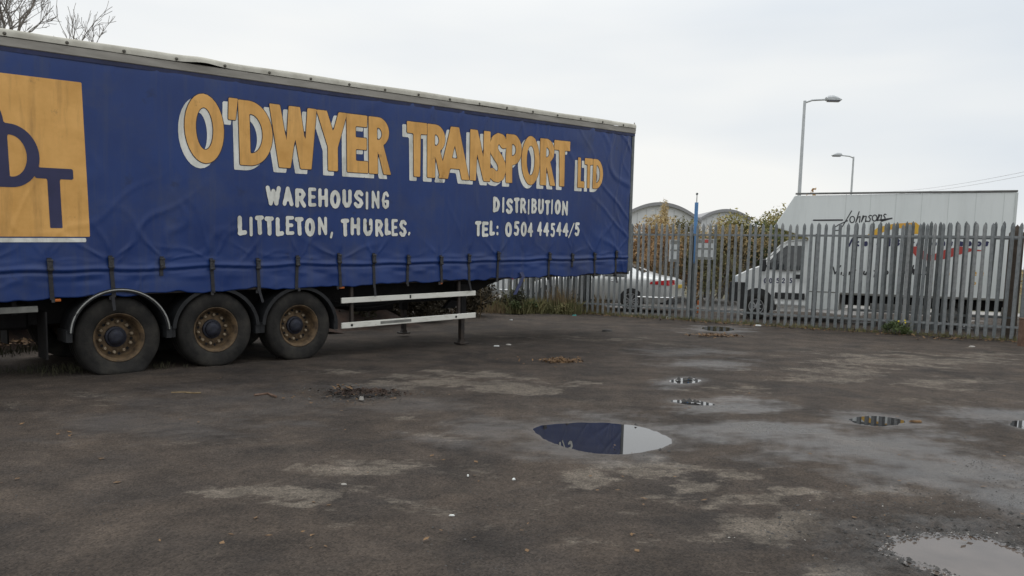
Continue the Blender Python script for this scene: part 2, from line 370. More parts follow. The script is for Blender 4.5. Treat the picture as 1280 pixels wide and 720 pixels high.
def ground_material():
    m = bpy.data.materials.new('asphalt'); m.use_nodes = True; t = m.node_tree; b = t.nodes['Principled BSDF']; L = t.links.new
    def nd(k, **kw):
        n = t.nodes.new(k)
        for a, v in kw.items(): setattr(n, a, v)
        return n
    co = nd('ShaderNodeTexCoord').outputs['Object']
    def noise(sc, det=6, ro=.6, st=(1, 1, 1), dist=0.):
        mp = nd('ShaderNodeMapping'); mp.inputs['Scale'].default_value = st; L(co, mp.inputs[0])
        n = nd('ShaderNodeTexNoise'); n.inputs['Scale'].default_value = sc; n.inputs['Detail'].default_value = det; n.inputs['Roughness'].default_value = ro; n.inputs['Distortion'].default_value = dist
        L(mp.outputs[0], n.inputs[0]); return n.outputs[0]
    def ramp(x, p0, p1, c0, c1):
        r = nd('ShaderNodeValToRGB'); e = r.color_ramp.elements; e[0].position = p0; e[1].position = p1; e[0].color = (*c0, 1); e[1].color = (*c1, 1); L(x, r.inputs[0]); return r.outputs[0]
    def math_(op, a, b_):
        n = nd('ShaderNodeMath', operation=op)
        for i, v in enumerate((a, b_)):
            if isinstance(v, (int, float)): n.inputs[i].default_value = v
            else: L(v, n.inputs[i])
        n.use_clamp = op in ('MULTIPLY_ADD',); return n.outputs[0]
    def mixc(f, a, b_, mode='MIX'):
        n = nd('ShaderNodeMixRGB', blend_type=mode)
        for i, v in enumerate((f, a, b_)):
            if isinstance(v, (int, float)): n.inputs[i].default_value = v
            elif isinstance(v, tuple): n.inputs[i].default_value = (*v, 1)
            else: L(v, n.inputs[i])
        return n.outputs[0]
    def att(k): n = nd('ShaderNodeAttribute'); n.attribute_name = k; return n.outputs['Fac']
    def rng_(x, a, b_, c, d_):
        n = nd('ShaderNodeMapRange'); L(x, n.inputs[0])
        for i, v in enumerate((a, b_, c, d_)): n.inputs[i + 1].default_value = v
        return n.outputs[0]
    big = ramp(noise(.45, 6, .6), .3, .7, (.030, .0255, .023), (.085, .070, .060))
    warm = ramp(noise(1.3, 6, .6, dist=.6), .35, .7, (.031, .0275, .0255), (.094, .073, .056))
    base = mixc(.5, big, warm)
    # dry dusty patches with ragged, streaky edges
    rag = noise(2.6, 12, .74, (.8, 1., 1), .5); rag2 = noise(16, 8, .75, (.6, 1., 1), .3)
    dm = rng_(math_('ADD', math_('MULTIPLY', att('dry'), 1.25), math_('ADD', math_('MULTIPLY', math_('SUBTRACT', rag, .5), 3.4), math_('MULTIPLY', math_('SUBTRACT', rag2, .5), 2.2))), .50, 1.05, 0, 1)
    dustc = ramp(noise(7, 8, .7), .3, .7, (.095, .083, .069), (.20, .175, .147))
    base = mixc(math_('MULTIPLY', dm, .74), base, dustc)
    # stray dusty flecks everywhere
    fl = rng_(noise(3.2, 12, .8, (1.2, .7, 1), .3), .56, .72, 0, .55)
    base = mixc(fl, base, (.105, .088, .068))
    blot = ramp(noise(1.9, 12, .72), .30, .70, (.5, .5, .51), (1.4, 1.38, 1.35)); base = mixc(.9, base, blot, 'MULTIPLY')
    base = mixc(att('mud'), base, ramp(noise(9, 6, .7), .35, .65, (.022, .019, .017), (.06, .05, .043)))
    # aggregate grains
    vo = nd('ShaderNodeTexVoronoi'); vo.inputs['Scale'].default_value = 85; L(co, vo.inputs['Vector'])
    grain = ramp(vo.outputs['Color'], .0, 1., (.40, .40, .40), (1.75, 1.72, 1.68))
    base = mixc(.75, base, grain, 'MULTIPLY')
    vo2 = nd('ShaderNodeTexVoronoi'); vo2.inputs['Scale'].default_value = 24; L(co, vo2.inputs['Vector'])
    dots = rng_(vo2.outputs['Distance'], .05, .09, 1, 0)
    dk = math_('MULTIPLY', dots, rng_(noise(3.1, 3), .5, .62, 0, .8))
    base = mixc(dk, base, (.015, .014, .013))
    # damp asphalt is darker and shines
    wn = rng_(math_('ADD', att('wet'), math_('MULTIPLY', math_('SUBTRACT', noise(1.4, 12, .7), .5), .95)), .08, 1.12, 0, 1)
    base = mixc(math_('MULTIPLY', wn, .35), base, mixc(1., base, (.5, .52, .56), 'MULTIPLY'))
    L(base, b.inputs['Base Color'])
    ro = rng_(wn, 0, 1, .88, .24); ro = math_('ADD', ro, math_('MULTIPLY', math_('SUBTRACT', noise(25, 5), .5), .25))
    L(ro, b.inputs['Roughness']); L(rng_(wn, 0, 1, .20, .95), b.inputs['Specular IOR Level'])
    bp = nd('ShaderNodeBump'); bp.inputs['Strength'].default_value = .9; bp.inputs['Distance'].default_value = .014
    hgt = math_('ADD', math_('MULTIPLY', vo.outputs['Distance'], -.6), math_('ADD', noise(30, 5, .7), math_('MULTIPLY', rag, .8)))
    L(hgt, bp.inputs['Height']); L(bp.outputs[0], b.inputs['Normal'])
    return m
yard.data.materials.append(ground_material())

def water_mat(name, col, ior, rough=.015):
    m = bpy.data.materials.new(name); m.use_nodes = True; MATS[name] = m; t = m.node_tree; b = t.nodes['Principled BSDF']
    b.inputs['Roughness'].default_value = rough; b.inputs['IOR'].default_value = ior
    n = t.nodes.new('ShaderNodeTexNoise'); n.inputs['Scale'].default_value = 3.; n.inputs['Detail'].default_value = 5
    tcn = t.nodes.new('ShaderNodeTexCoord'); t.links.new(tcn.outputs['Object'], n.inputs[0])
    r = t.nodes.new('ShaderNodeValToRGB'); r.color_ramp.elements[0].position = .35; r.color_ramp.elements[1].position = .7
    r.color_ramp.elements[0].color = (*[c * .8 for c in col], 1); r.color_ramp.elements[1].color = (*[c * 1.2 for c in col], 1)
    t.links.new(n.outputs[0], r.inputs[0]); t.links.new(r.outputs[0], b.inputs['Base Color'])
water_mat('water_clear', (.022, .021, .022), 1.75)
water_mat('water_murky', (.105, .086, .074), 1.36, .05)
for (lab, pts, dep, wm), P in zip(PUDDLES, POLYS):
    c = P.mean(0); Q = c + (P - c) * (1 + .06 / np.linalg.norm(P - c, axis=1)[:, None])
    o = raw('puddle', np.column_stack([Q, np.full(len(Q), WATER_Z)]), [tuple(range(len(Q)))], wm)
    tag(o, lab, 'puddle', kind='structure')

# land beyond the fence: one sheet to the horizon, road, pavement and verge
o = MB().add([(-600, -60, -.12), (600, -60, -.12), (600, 900, -.12), (-600, 900, -.12)], [(0, 1, 2, 3)]).build('ground', 'verge'); tag(o, kind='structure')
rd = np.array([-.834, .552]); rn = np.array([.552, .834])     # along the fence, and away from it
def strip(name, a0, a1, d0, d1, z, material, lab=None, cat=None):
    c = np.array([5.3, 21.6]); P = [c + rd * a0 + rn * d0, c + rd * a1 + rn * d0, c + rd * a1 + rn * d1, c + rd * a0 + rn * d1]
    o = MB().prism([tuple(p) for p in P], z - .14, z, 'xy').build(name, material); tag(o, kind='structure'); return o
strip('road', -40, 40, .9, 9.2, -.01, 'road')
strip('pavement', -40, 40, 9.2, 11.2, .09, 'kerb')

# ------------------------------------------------------------------ lettering: signed distances turned into flat meshes
def seg_sd(X, Y, pts):
    d = np.full(X.shape, 1e9)
    for (ax, ay), (bx, by) in zip(pts[:-1], pts[1:]):
        ex, ey = bx - ax, by - ay; wx, wy = X - ax, Y - ay
        t = np.clip((wx * ex + wy * ey) / (ex * ex + ey * ey + 1e-12), 0, 1)
        d = np.minimum(d, np.hypot(wx - ex * t, wy - ey * t))
    return d
def fill(sdf, x0, x1, y0, y1, st):
    nx = max(3, int((x1 - x0) / st) + 2); ny = max(3, int((y1 - y0) / st) + 2)
    xs = np.linspace(x0, x1, nx); ys = np.linspace(y0, y1, ny); X, Y = np.meshgrid(xs, ys); D = sdf(X, Y)
    ins = D < 0; full = ins[:-1, :-1] & ins[:-1, 1:] & ins[1:, 1:] & ins[1:, :-1]; some = (ins[:-1, :-1] | ins[:-1, 1:] | ins[1:, 1:] | ins[1:, :-1]) & ~full
    idx = np.arange(nx * ny).reshape(ny, nx)
    Q = np.stack([idx[:-1, :-1][full], idx[:-1, 1:][full], idx[1:, 1:][full], idx[1:, :-1][full]], -1)
    used = np.unique(Q); remap = -np.ones(nx * ny, int); remap[used] = np.arange(len(used))
    V = np.stack([X.ravel()[used], Y.ravel()[used]], -1).tolist(); Fc = remap[Q].tolist()
    for j, i in zip(*np.nonzero(some)):
        cs = [(j, i), (j, i + 1), (j + 1, i + 1), (j + 1, i)]; pl = []
        for a in range(4):
            p, q = cs[a], cs[(a + 1) % 4]; dp, dq = D[p], D[q]
            if dp < 0: pl.append([xs[p[1]], ys[p[0]]])
            if (dp < 0) != (dq < 0):
                t = dp / (dp - dq); pl.append([xs[p[1]] + t * (xs[q[1]] - xs[p[1]]), ys[p[0]] + t * (ys[q[0]] - ys[p[0]])])
        if len(pl) > 2: Fc.append(list(range(len(V), len(V) + len(pl)))); V += pl
    return V, Fc
def ell(cx, cy, rx, ry, a0=0, a1=360, n=28): return [(cx + rx * math.cos(math.radians(a0 + (a1 - a0) * i / n)), cy + ry * math.sin(math.radians(a0 + (a1 - a0) * i / n))) for i in range(n + 1)]
# heavy flared capitals: (outer polygons, holes) in the unit box
BIG = {
 'O': ([ell(.5, .5, .5, .5)], [ell(.5, .5, .22, .305)]),
 "'": ([[(.12, 1), (1, 1), (.72, 0), (0, 0)]], []),
 'D': ([[(0, 0), (0, 1)] + ell(.30, .5, .70, .5, 90, -90)], [[(.32, .19), (.32, .80)] + ell(.34, .495, .36, .305, 90, -90)]),
 'W': ([[(0, 1), (.22, 1), (.335, .42), (.40, 1), (.64, 1), (.735, .42), (.80, 1), (1, 1), (.86, 0), (.62, 0), (.52, .50), (.41, 0), (.17, 0)]], []),
 'Y': ([[(0, 1), (.34, 1), (.53, .66), (.72, 1), (1, 1), (.67, .40), (.67, 0), (.35, 0), (.35, .40)]], []),
 'E': ([[(0, 0), (0, 1), (.98, 1), (.96, .80), (.42, .80), (.42, .61), (.94, .61), (.94, .405), (.42, .405), (.42, .205), (1, .205), (1, 0)]], []),
 'R': ([[(0, 0), (0, 1), (.42, 1)] + ell(.42, .745, .50, .255, 90, -62, 20) + [(1.0, 0), (.66, 0), (.42, .40), (.40, .40), (.40, 0)]], [[(.38, .60), (.38, .82)] + ell(.40, .71, .20, .11, 90, -90, 12)]),
 'T': ([[(0, 1), (1, 1), (1, .79), (.68, .79), (.66, 0), (.34, 0), (.32, .79), (0, .79)]], []),
 'A': ([[(.38, 1), (.64, 1), (1, 0), (.74, 0), (.67, .20), (.36, .20), (.29, 0), (0, 0)]], [[(.42, .40), (.60, .40), (.51, .66)]]),
 'N': ([[(0, 0), (0, 1), (.36, 1), (.66, .46), (.66, 1), (1, 1), (1, 0), (.68, 0), (.34, .54), (.30, 0)]], []),
 'P': ([[(0, 0), (0, 1), (.42, 1)] + ell(.44, .69, .56, .31, 90, -90, 22) + [(.40, .38), (.40, 0)]], [[(.38, .56), (.38, .81)] + ell(.40, .685, .24, .125, 90, -90, 12)]),
 'L': ([[(0, 0), (0, 1), (.42, 1), (.42, .21), (1, .21), (1, 0)]], []),
 'S': None,
}
S_PTS = [(.86, .80), (.72, .87), (.52, .885), (.32, .84), (.215, .73), (.26, .62), (.42, .54), (.60, .46), (.745, .37), (.775, .25), (.68, .145), (.50, .105), (.30, .115), (.12, .17)]
def big_sdf(ch, x0, x1, z0, z1, grow=0.):
    w, h = x1 - x0, z1 - z0
    sc = lambda p: [(x0 + a * w, z0 + b * h) for a, b in p]
    def f(X, Y):
        if ch == 'S': return seg_sd(X, Y, sc(S_PTS)) - .108 * h * 1.0 - grow
        o, hl = BIG[ch]; d = np.full(X.shape, 1e9)
        for p in o: d = np.minimum(d, sd_poly(X, Y, np.array(sc(p))))
        for p in hl: d = np.maximum(d, -sd_poly(X, Y, np.array(sc(p))))
        return d - grow
    return f
O_ = ell(.5, .5, .5, .5, 0, 360, 16)
BR = {   # brush capitals, digits and script as strokes in the unit box
 'A': [[(0, 0), (.5, 1), (1, 0)], [(.22, .32), (.78, .32)]], 'B': [[(0, 0), (0, 1), (.7, .96), (.88, .78), (.62, .55), (.1, .52)], [(.62, .55), (1, .3), (.72, .04), (0, 0)]],
 'D': [[(0, 0), (0, 1), (.5, .95), (.9, .72), (1, .45), (.7, .1), (0, 0)]], 'E': [[(1, 1), (0, 1), (0, 0), (1, .02)], [(0, .52), (.85, .52)]],
 'G': [[(1, .82), (.7, 1), (.25, .9), (0, .5), (.15, .12), (.55, 0), (.95, .1), (1, .42), (.62, .42)]], 'H': [[(0, 0), (0, 1)], [(1, 0), (1, 1)], [(0, .5), (1, .5)]], 'I': [[(.5, 0), (.5, 1)]],
 'L': [[(0, 1), (0, 0), (1, .06)]], 'N': [[(0, 0), (0, 1), (1, 0), (1, 1)]], 'O': [O_], '0': [O_], 'R': [[(0, 0), (0, 1), (.65, .97), (.95, .75), (.65, .5), (.1, .46)], [(.45, .46), (1, 0)]],
 'S': [[(1, .86), (.7, 1), (.3, .97), (.05, .75), (.3, .56), (.8, .42), (1, .22), (.7, .02), (.3, .0), (0, .14)]], 'T': [[(0, .98), (1, 1)], [(.5, 1), (.55, 0)]],
 'U': [[(0, 1), (0, .25), (.3, 0), (.7, .02), (1, .3), (1, 1)]], 'W': [[(0, 1), (.25, 0), (.5, .8), (.75, 0), (1, 1)]], '.': [[(.3, 0), (.5, .1)]], ',': [[(.7, .12), (.4, -.16)]],
 ':': [[(.5, .08), (.5, .14)], [(.5, .6), (.5, .66)]], '4': [[(.72, 0), (.72, 1), (0, .36), (1, .36)]], '5': [[(.95, 1), (.15, 1), (.1, .6), (.6, .64), (1, .38), (.75, .04), (.3, 0), (0, .1)]], '/': [[(0, -.08), (1, 1.05)]],
 '2': [[(0, .8), (.3, 1), (.8, .95), (.9, .65), (0, 0), (1, 0)]], '3': [[(0, .9), (.5, 1), (.9, .78), (.4, .53), (.95, .28), (.5, 0), (0, .1)]],
 'J': [[(1, 1), (.55, .05), (.35, -.28), (.05, -.32), (0, -.12), (.3, .1), (.8, .35)]], 'h': [[(.5, 1), (0, 0), (.4, .5), (.75, .55), (.7, 0)]], 'o': [ell(.5, .27, .45, .27, 0, 360, 12)],
 'n': [[(.25, .55), (0, 0), (.45, .5), (.85, .5), (.75, 0), (1, .08)]], 's': [[(.95, .5), (.6, .55), (.3, .42), (.75, .22), (.6, .02), (0, .02)]], 'V': [[(0, .8), (.3, 0), (1, 1)]], 'i': [[(.6, .5), (.4, 0)]],
 'f': [[(1, .9), (.7, 1), (.45, .5), (.2, -.3)], [(.1, .5), (.85, .5)]], 'r': [[(.2, .55), (.1, 0), (.4, .5), (1, .5)]], 'w': [[(0, .55), (.15, 0), (.5, .4), (.65, 0), (1, .55)]], 'a': [[(.9, .5), (.4, .55), (.05, .2), (.3, 0), (.8, .4), (.85, 0), (1, .05)]],
 't': [[(.6, 1), (.35, .1), (.7, 0)], [(.1, .6), (1, .6)]], 'u': [[(.2, .55), (.1, .1), (.5, 0), (.9, .5), (.8, 0), (1, .05)]], 'k': [[(0, 0), (0, 1)], [(.9, .6), (.1, .3), (1, 0)]], 'e': [[(.1, .3), (.9, .34), (.7, .56), (.3, .52), (.05, .2), (.4, 0), (.9, .1)]], 'l': [[(.5, 0), (.5, 1)]],
}
def brush_sdf(ch, x0, x1, z0, z1, r, wob=0.):
    w, h = x1 - x0 - 2 * r, z1 - z0 - 2 * r; w = max(w, .002)
    S = [[(x0 + r + a * w, z0 + r + b * h) for a, b in p] for p in BR[ch]]
    def f(X, Y):
        d = np.full(X.shape, 1e9)
        for p in S: d = np.minimum(d, seg_sd(X, Y, p))
        return d - r * (1 + wob * W2(X, Y, .12))
    return f

# ------------------------------------------------------------------ the curtain-sided semi-trailer
YAW, TP, LEAN = .8165, .0301, .0208
TO = np.array([-4.957, 10.371, 0.]); AX, HB, HR, HT, SF, SR, DW, WID = 1.263, 1.02, 3.835, 4.025, 10.159, -2.75, 1.045, 2.46
trailer = empty('semi_trailer', TO, math.pi / 2 - YAW, 'long blue curtain-sided semi-trailer with yellow lettering standing on its landing legs', 'trailer')
_d = np.array([math.cos(TP), 0, math.sin(TP)]); _up = np.array([-math.sin(TP) * math.cos(LEAN), -math.sin(LEAN), math.cos(TP) * math.cos(LEAN)]); _lat = np.cross(_up, _d)
def body(V):   # (s along, w away from the yard, z up) of the slightly pitched, leaning body -> trailer space
    V = np.asarray(V, float); return V[:, :1] * _d + V[:, 1:2] * _lat + V[:, 2:] * _up
_Xw = np.array([math.sin(YAW), math.cos(YAW), 0]); _Nw = np.array([math.cos(YAW), -math.sin(YAW), 0])
_dw = _Xw * math.cos(TP) + np.array([0, 0, math.sin(TP)]); _uw = np.cross(_Nw, _dw); _uw = _uw * math.cos(LEAN) + _Nw * math.sin(LEAN); _nw = np.cross(_dw, _uw)
def sz(x, y): p = on_plane(x, y, TO, _nw) - TO; return p @ _dw, p @ _uw
def part(mb, name, m, parent=trailer, smooth=False): return mb.build(name, m, parent, body, smooth)

STRAPS = [-.73 + .65 * i for i in range(-3, 17)]
def crease(x, w=.22): return np.exp(-(np.sin(x) / w) ** 2)      # narrow raised folds, pi apart
def wrinkle(S, Z):      # outward bulge of the tarpaulin: taut, with narrow tension folds
    d = .008 * W1(S, Z, 3.2) + .0025 * W2(S, Z * .6, .9)
    zc = HB + .27 + .012 * W1(S, 0 * S, 1.1)
    d += .016 * np.exp(-((Z - zc - .04) / .030) ** 2) - .022 * np.exp(-((Z - zc) / .016) ** 2) + .009 * np.exp(-((Z - zc + .10) / .04) ** 2) * W3(S, Z * .4, .6) + .007 * np.exp(-((Z - zc - .11) / .035) ** 2) * W2(S, Z * .3, .5)
    d += np.where(Z < zc, .012 * sstep(zc, HB, Z) * W2(S, Z * .3, .6), 0)
    for i, s0 in enumerate(STRAPS):
        u = math.sin(i * 12.9) ; v = math.sin(i * 7.7 + 1); k = 2.6 + .7 * u
        x = S - s0 - .03 * v; z = Z - (HB + .43); r = np.hypot(x, z); th = np.arctan2(x, z + .05) + .14 * W3(S, Z, .8)
        d += np.where(np.abs(x) < 1.6, (.010 + .005 * v) * np.exp(-r / (.42 + .14 * u)) * (crease(k * th + i * 1.7, .24) - .2) * sstep(.02, .14, r) * sstep(-.10, .04, z), 0)
        d -= .010 * np.exp(-(x / .05) ** 2) * sstep(HB + .6, HB + .4, Z)
    top = HR - Z
    amp = .005 + .012 * sstep(2.5, 7.5, S)
    d += amp * np.exp(-top / .45) * (crease(np.pi * (S + .38 * top) / .62 + 1.5 * W1(S, .3 * Z, 2.2), .26) - .2)
    d -= .012 * np.exp(-top / .05)
    c = sstep(8.5, 9.8, S)
    d += .013 * c * (crease(np.pi * (S * .62 + (Z - 2.5) * .80 + .16 * W2(S, Z, 1.6)) / .50, .25) - .2) + .009 * c * (crease(np.pi * (S * .95 - Z * .28 + .12 * W1(S, Z, 1.1)) / .42, .25) - .2)
    m = sstep(4.0, 7.5, S) * sstep(HB + .4, HB + .9, Z) * np.clip(.5 + .6 * W3(S, Z, 1.7), 0, 1)
    d += .007 * m * (crease(np.pi * (S + .42 * (Z - 2) + .10 * W2(S, Z, 1.3)) / .55, .2) - .2)
    lf = sstep(3.2, .8, S) * sstep(HB + 1.9, HB + .8, Z) * np.clip(.6 + .6 * W3(S, Z, 1.3), 0, 1)
    d += .007 * lf * (crease(np.pi * (S * .62 - Z * .75 + .14 * W1(S, Z, 1.4)) / .55, .2) - .2)
    return np.maximum(d, -.014)
cs = np.linspace(SR, SF, 620); cz = np.concatenate([np.linspace(0, .5, 40)[:-1], np.linspace(.5, 1, 75)])
cz = np.where(cz < .5, cz / .5 * .22, .22 + (cz - .5) / .5 * .78)
CS, CZ = np.meshgrid(cs, cz)
bot = HB - .02 + .012 * W2(cs, cs * 0, .9) + .012 * W1(cs, cs * 0, .33) - .012 * (.5 + .5 * np.cos(2 * np.pi * (cs + .73) / .65 + np.pi)) + .03 * sstep(9.2, 10.1, cs) - .03 * sstep(-.3, -1.2, cs)
Zc = bot[None, :] + CZ * (HR + .01 - bot[None, :])
Wc = -wrinkle(CS, Zc)
edge = sstep(SF - .22, SF, CS); Wc = Wc * (1 - .4 * edge) + edge ** 3 * .035
n1, n2 = CS.shape; idx = np.arange(n1 * n2).reshape(n1, n2)
qd = np.stack([idx[:-1, :-1], idx[:-1, 1:], idx[1:, 1:], idx[1:, :-1]], -1).reshape(-1, 4)
curtain = raw('curtain', body(np.stack([CS, Wc, Zc], -1).reshape(-1, 3)), qd, 'tarp', trailer, smooth=True)
sm = curtain.modifiers.new('thickness', 'SOLIDIFY'); sm.thickness = .004; sm.offset = -1

def decal(name, glyphs, m, lift, parent=curtain, st=.02, xf=None):
    V, Fc = [], []
    for f, x0, x1, z0, z1 in glyphs:
        v, q = fill(f, x0 - .03, x1 + .03, z0 - .03, z1 + .03, st)
        Fc += [[i + len(V) for i in p] for p in q]; V += v
    V = np.array(V); S, Z = V[:, 0], V[:, 1]
    P = body(np.stack([S, -wrinkle(S, Z) - lift, Z], -1)) if xf is None else xf(S, Z, lift)
    o = raw(name, P, Fc, m, parent); return o
ZT, ZB = 3.565, 2.70
def sx_(x0, x1, ym): return sz(x0, ym)[0], sz(x1, ym)[0]
WORDS = [("O'DWYER", [('O',230,279,160),("'",284,297,137),('D',298,340,165),('W',337,396,170),('Y',395.5,434,175),('E',433,459.5,178),('R',460.5,488,181)]),
         ('TRANSPORT', [('T',508,533,185),('R',533.5,558,187),('A',548,587,191),('N',587.5,613,193),('S',613,632,196),('P',632.5,652,198),('O',652,674.4,200),('R',675,694,202),('T',692.5,711.6,204)]),
         ('LTD', [('L',721.5,730,216),('T',730,740,217),('D',740.5,753,217)])]
for wd, gl in WORDS:
    A, B, Cc = [], [], []
    for ch, x0, x1, ym in gl:
        a, b = sx_(x0, x1, ym); z1 = ZT - (a - 1) * .006; z0 = ZB - (a - 1) * .002
        if wd == 'LTD': z1 = 3.25
        if ch == "'": z0, z1 = 3.285, 3.57
        if ch == 'O': z0 -= .012; z1 += .015
        A.append((big_sdf(ch, a - .075, b - .075, z0 - .062, z1 - .062, .008), a - .1, b - .05, z0 - .09, z1))
        B.append((big_sdf(ch, a, b, z0, z1, .010), a - .02, b + .02, z0 - .02, z1 + .02))
        Cc.append((big_sdf(ch, a, b, z0, z1), a, b, z0, z1))
    decal('lettering_shadow', A, 'white_print', .004); decal('lettering_outline', B, 'navy_line', .007); decal('lettering', Cc, 'yellow_print', .010)
ROWS = [(2.158, 2.432, 250, [('W',332,351),('A',353,366.7),('R',369,382.5),('E',385.3,395.3),('H',397.8,409.8),('O',412.4,425.3),('U',427.8,439.4),('S',442,454),('I',456,461),('N',464.4,474),('G',477,486)]),
        (1.742, 2.012, 284, [('L',297,308.7),('I',310.6,317),('T',318.7,330),('T',330.6,342.4),('L',344.7,355),('E',357.4,368),('T',368.7,379.8),('O',381.3,394),('N',397.8,408.9),(',',412,416.4),('T',426,436.7),('H',438.3,450),('U',454,465.6),('R',469,479),('L',480.8,488.3),('E',489.2,497),('S',498.7,508),('.',509.4,513.3)]),
        (2.155, 2.432, 259, [('D',616.3,624.8),('I',627,631),('S',632.5,641),('T',642,649),('R',650,657.3),('I',659,662),('B',664,671),('U',672.3,679.5),('T',680.8,687.4),('I',688.2,691.2),('O',693,700.5),('N',702,709.3)]),
        (1.745, 2.01, 287, [('T',593.8,601.8),('E',602.6,610.8),('L',612.2,619),(':',620,624),('0',631.4,640),('5',642.3,649),('0',650.7,658),('4',659,665.8),('4',671,677.5),('4',679,686.3),('5',688,693.7),('4',695.3,701.8),('4',703,710),('/',710,717.5),('5',718,724.2)])]
for z0, z1, ym, gl in ROWS:
    A, B = [], []
    for k, (ch, x0, x1) in enumerate(gl):
        a, b = sx_(x0, x1, ym); r = .014 if ch in '/' else min(.031, (b - a) * (.30 if ch in 'ILT:.,' else .155 if ch in 'NW' else .175 if ch in 'AHGRB40' else .19))
        dz = .012 * math.sin(k * 2.1 + z0 * 9)
        if ch in '.,:': a, b = (a + b) / 2 - .045, (a + b) / 2 + .045
        A.append((brush_sdf(ch, a, b, z0 + dz, z1 + dz, r, .05), a - .01, b + .01, z0 - .06, z1 + .03))
        B.append((brush_sdf(ch, a - .005, b + .005, z0 + dz - .005, z1 + dz + .005, r + .005, .05), a - .02, b + .02, z0 - .07, z1 + .04))
    decal('lettering_outline', B, 'navy_line', .004, st=.012); decal('lettering', A, 'white_print', .007, st=.012)
def rect_sd(x0, x1, z0, z1): return lambda X, Y: np.maximum(np.maximum(x0 - X, X - x1), np.maximum(z0 - Y, Y - z1))
decal('logo_panel', [(rect_sd(-2.62, -.285, 1.72, 3.54), -2.62, -.285, 1.72, 3.54)], 'yellow_print', .004)
decal('logo_edge', [(rect_sd(-2.68, -.33, 1.655, 1.705), -2.68, -.33, 1.655, 1.705)], 'white_print', .004)
def logo_sd(X, Y):
    d = np.maximum(sd_poly(X, Y, np.array([(-1.29, 2.28), (-1.29, 2.995)] + ell(-1.09, 2.6375, .305, .357, 90, -90, 20))),
                   -sd_poly(X, Y, np.array([(-1.10, 2.40), (-1.10, 2.87)] + ell(-1.08, 2.635, .165, .235, 90, -90, 20))))
    d = np.minimum(d, rect_sd(-.84, -.435, 2.395, 2.52)(X, Y)); d = np.minimum(d, rect_sd(-.718, -.585, 1.822, 2.45)(X, Y))
    O2 = np.abs(np.hypot((X + 1.55) / .95, Y - 2.98) - .38) - .065
    return np.minimum(d, O2)
decal('logo_letters', [(logo_sd, -2.1, -.4, 1.8, 3.5)], 'navy_print', .007)
# scuffs and tears
TU = sz(459, 279)
decal('tear', [(lambda X, Y: seg_sd(X, Y, [(TU[0], TU[1]), (TU[0] + .035, TU[1] - .05), (TU[0] + .03, TU[1] - .09)]) - .017 * (1 + .5 * W3(X, Y, .05)), TU[0] - .08, TU[0] + .12, TU[1] - .15, TU[1] + .06)], 'navy_line', .012, st=.01)

# roof edge: alloy rail with a canvas cover lapped over it, held by studs
part(MB().cbox((SR, -.012, HR), (SF + .01, .06, HT - .085), .008), 'roof_rail', 'dirty_alu')
part(MB().box((SR, -.002, HR - .05), (SF, .03, HR - .002)), 'rail_lip', 'tarp_edge')
ss = np.linspace(SR, SF, 260); lift = .035 * np.exp(-((ss - 1.2) / .22) ** 2) + .008 * np.exp(-((ss - 6.1) / .4) ** 2)
wv = .004 * W1(ss, ss * 0, .5)
V = []
for s_, l_, w_ in zip(ss, lift, wv):
    ztop = HT + .004 * math.sin(s_ * 3) + .5 * l_
    V += [(s_, -.020 - w_ - l_ * .8, HT - .082 + l_ * .7), (s_, -.021 - w_ - l_ * .6, HT - .04 + l_ * .5), (s_, -.012, ztop - .006), (s_, .02, ztop + .006), (s_, WID / 2, HT + .05), (s_, WID - .02, HT), (s_, WID + .01, HT - .08)]
rc = MB().add(V, [(i * 7 + k, (i + 1) * 7 + k, (i + 1) * 7 + k + 1, i * 7 + k + 1) for i in range(len(ss) - 1) for k in range(6)])
roof = part(rc, 'roof_cover', 'roof_canvas', smooth=True)
for i in range(-2, 18):
    s0 = -1.06 + .636 * i
    l = .035 * math.exp(-((s0 - 1.2) / .22) ** 2)
    mb = MB(); mb.lathe([(-.036, .0), (-.036, .013), (-.030, .019), (-.012, .020)], (s0, -l * .7, HT - .055 + l * .5), 12)
    part(mb, 'stud', 'stud', roof)
# front wall and rear doors, floor, side rave
part(MB().cbox((SF - .055, .02, HB - .05), (SF, WID - .02, HT - .005), .012), 'front_wall', 'galv_dull')
part(MB().cbox((SF - .07, .004, HB + .02), (SF + .012, .07, HT - .06), .012), 'corner_post', 'galv_dull')
part(MB().cbox((SF - .05, -.004, HT - .14), (SF + .03, .05, HT - .005), .01), 'corner_cap', 'dirty_alu')
part(MB().tube([(SF - .02, .01, HT - .02), (SF - .02, .01, HT + .03)], .012, 6), 'corner_pin', 'dirty_alu')
part(MB().cbox((SR - .05, .0, HB - .1), (SR, WID, HT), .01), 'rear_doors', 'galv_dull')
part(MB().cbox((SR, WID - .03, HB + .03), (SF - .06, WID, HR + .1), .006), 'far_curtain', 'tarp_edge')
part(MB().cbox((SR, .08, HB + .06), (SF - .06, WID - .06, HB + .14), .01), 'floor', 'chassis')
part(MB().cbox((SR, .030, HB - .035), (SF - .08, .09, HB + .13), .008), 'side_rave', 'rave')
part(MB().cbox((SR, WID - .09, HB - .035), (SF - .08, WID - .035, HB + .13), .008), 'side_rave', 'rave')
for w0 in (.60, 1.72):
    prof = [(SR + .1, HB + .055), (SR + .1, .62), (5.95, .60), (6.25, .66), (6.75, .84), (7.3, HB - .04), (9.9, HB - .02), (9.9, HB + .055)]
    part(MB().prism(prof, w0, w0 + .13), 'chassis_beam', 'chassis')
for i in range(20):
    s0 = SR + .3 + .64 * i
    part(MB().box((s0, .095, HB - .03), (s0 + .06, WID - .095, HB + .05)), 'cross_member', 'chassis')
part(MB().cbox((SR + .05, .25, .45), (SR + .15, WID - .25, .57), .01), 'rear_bumper', 'guard_white')
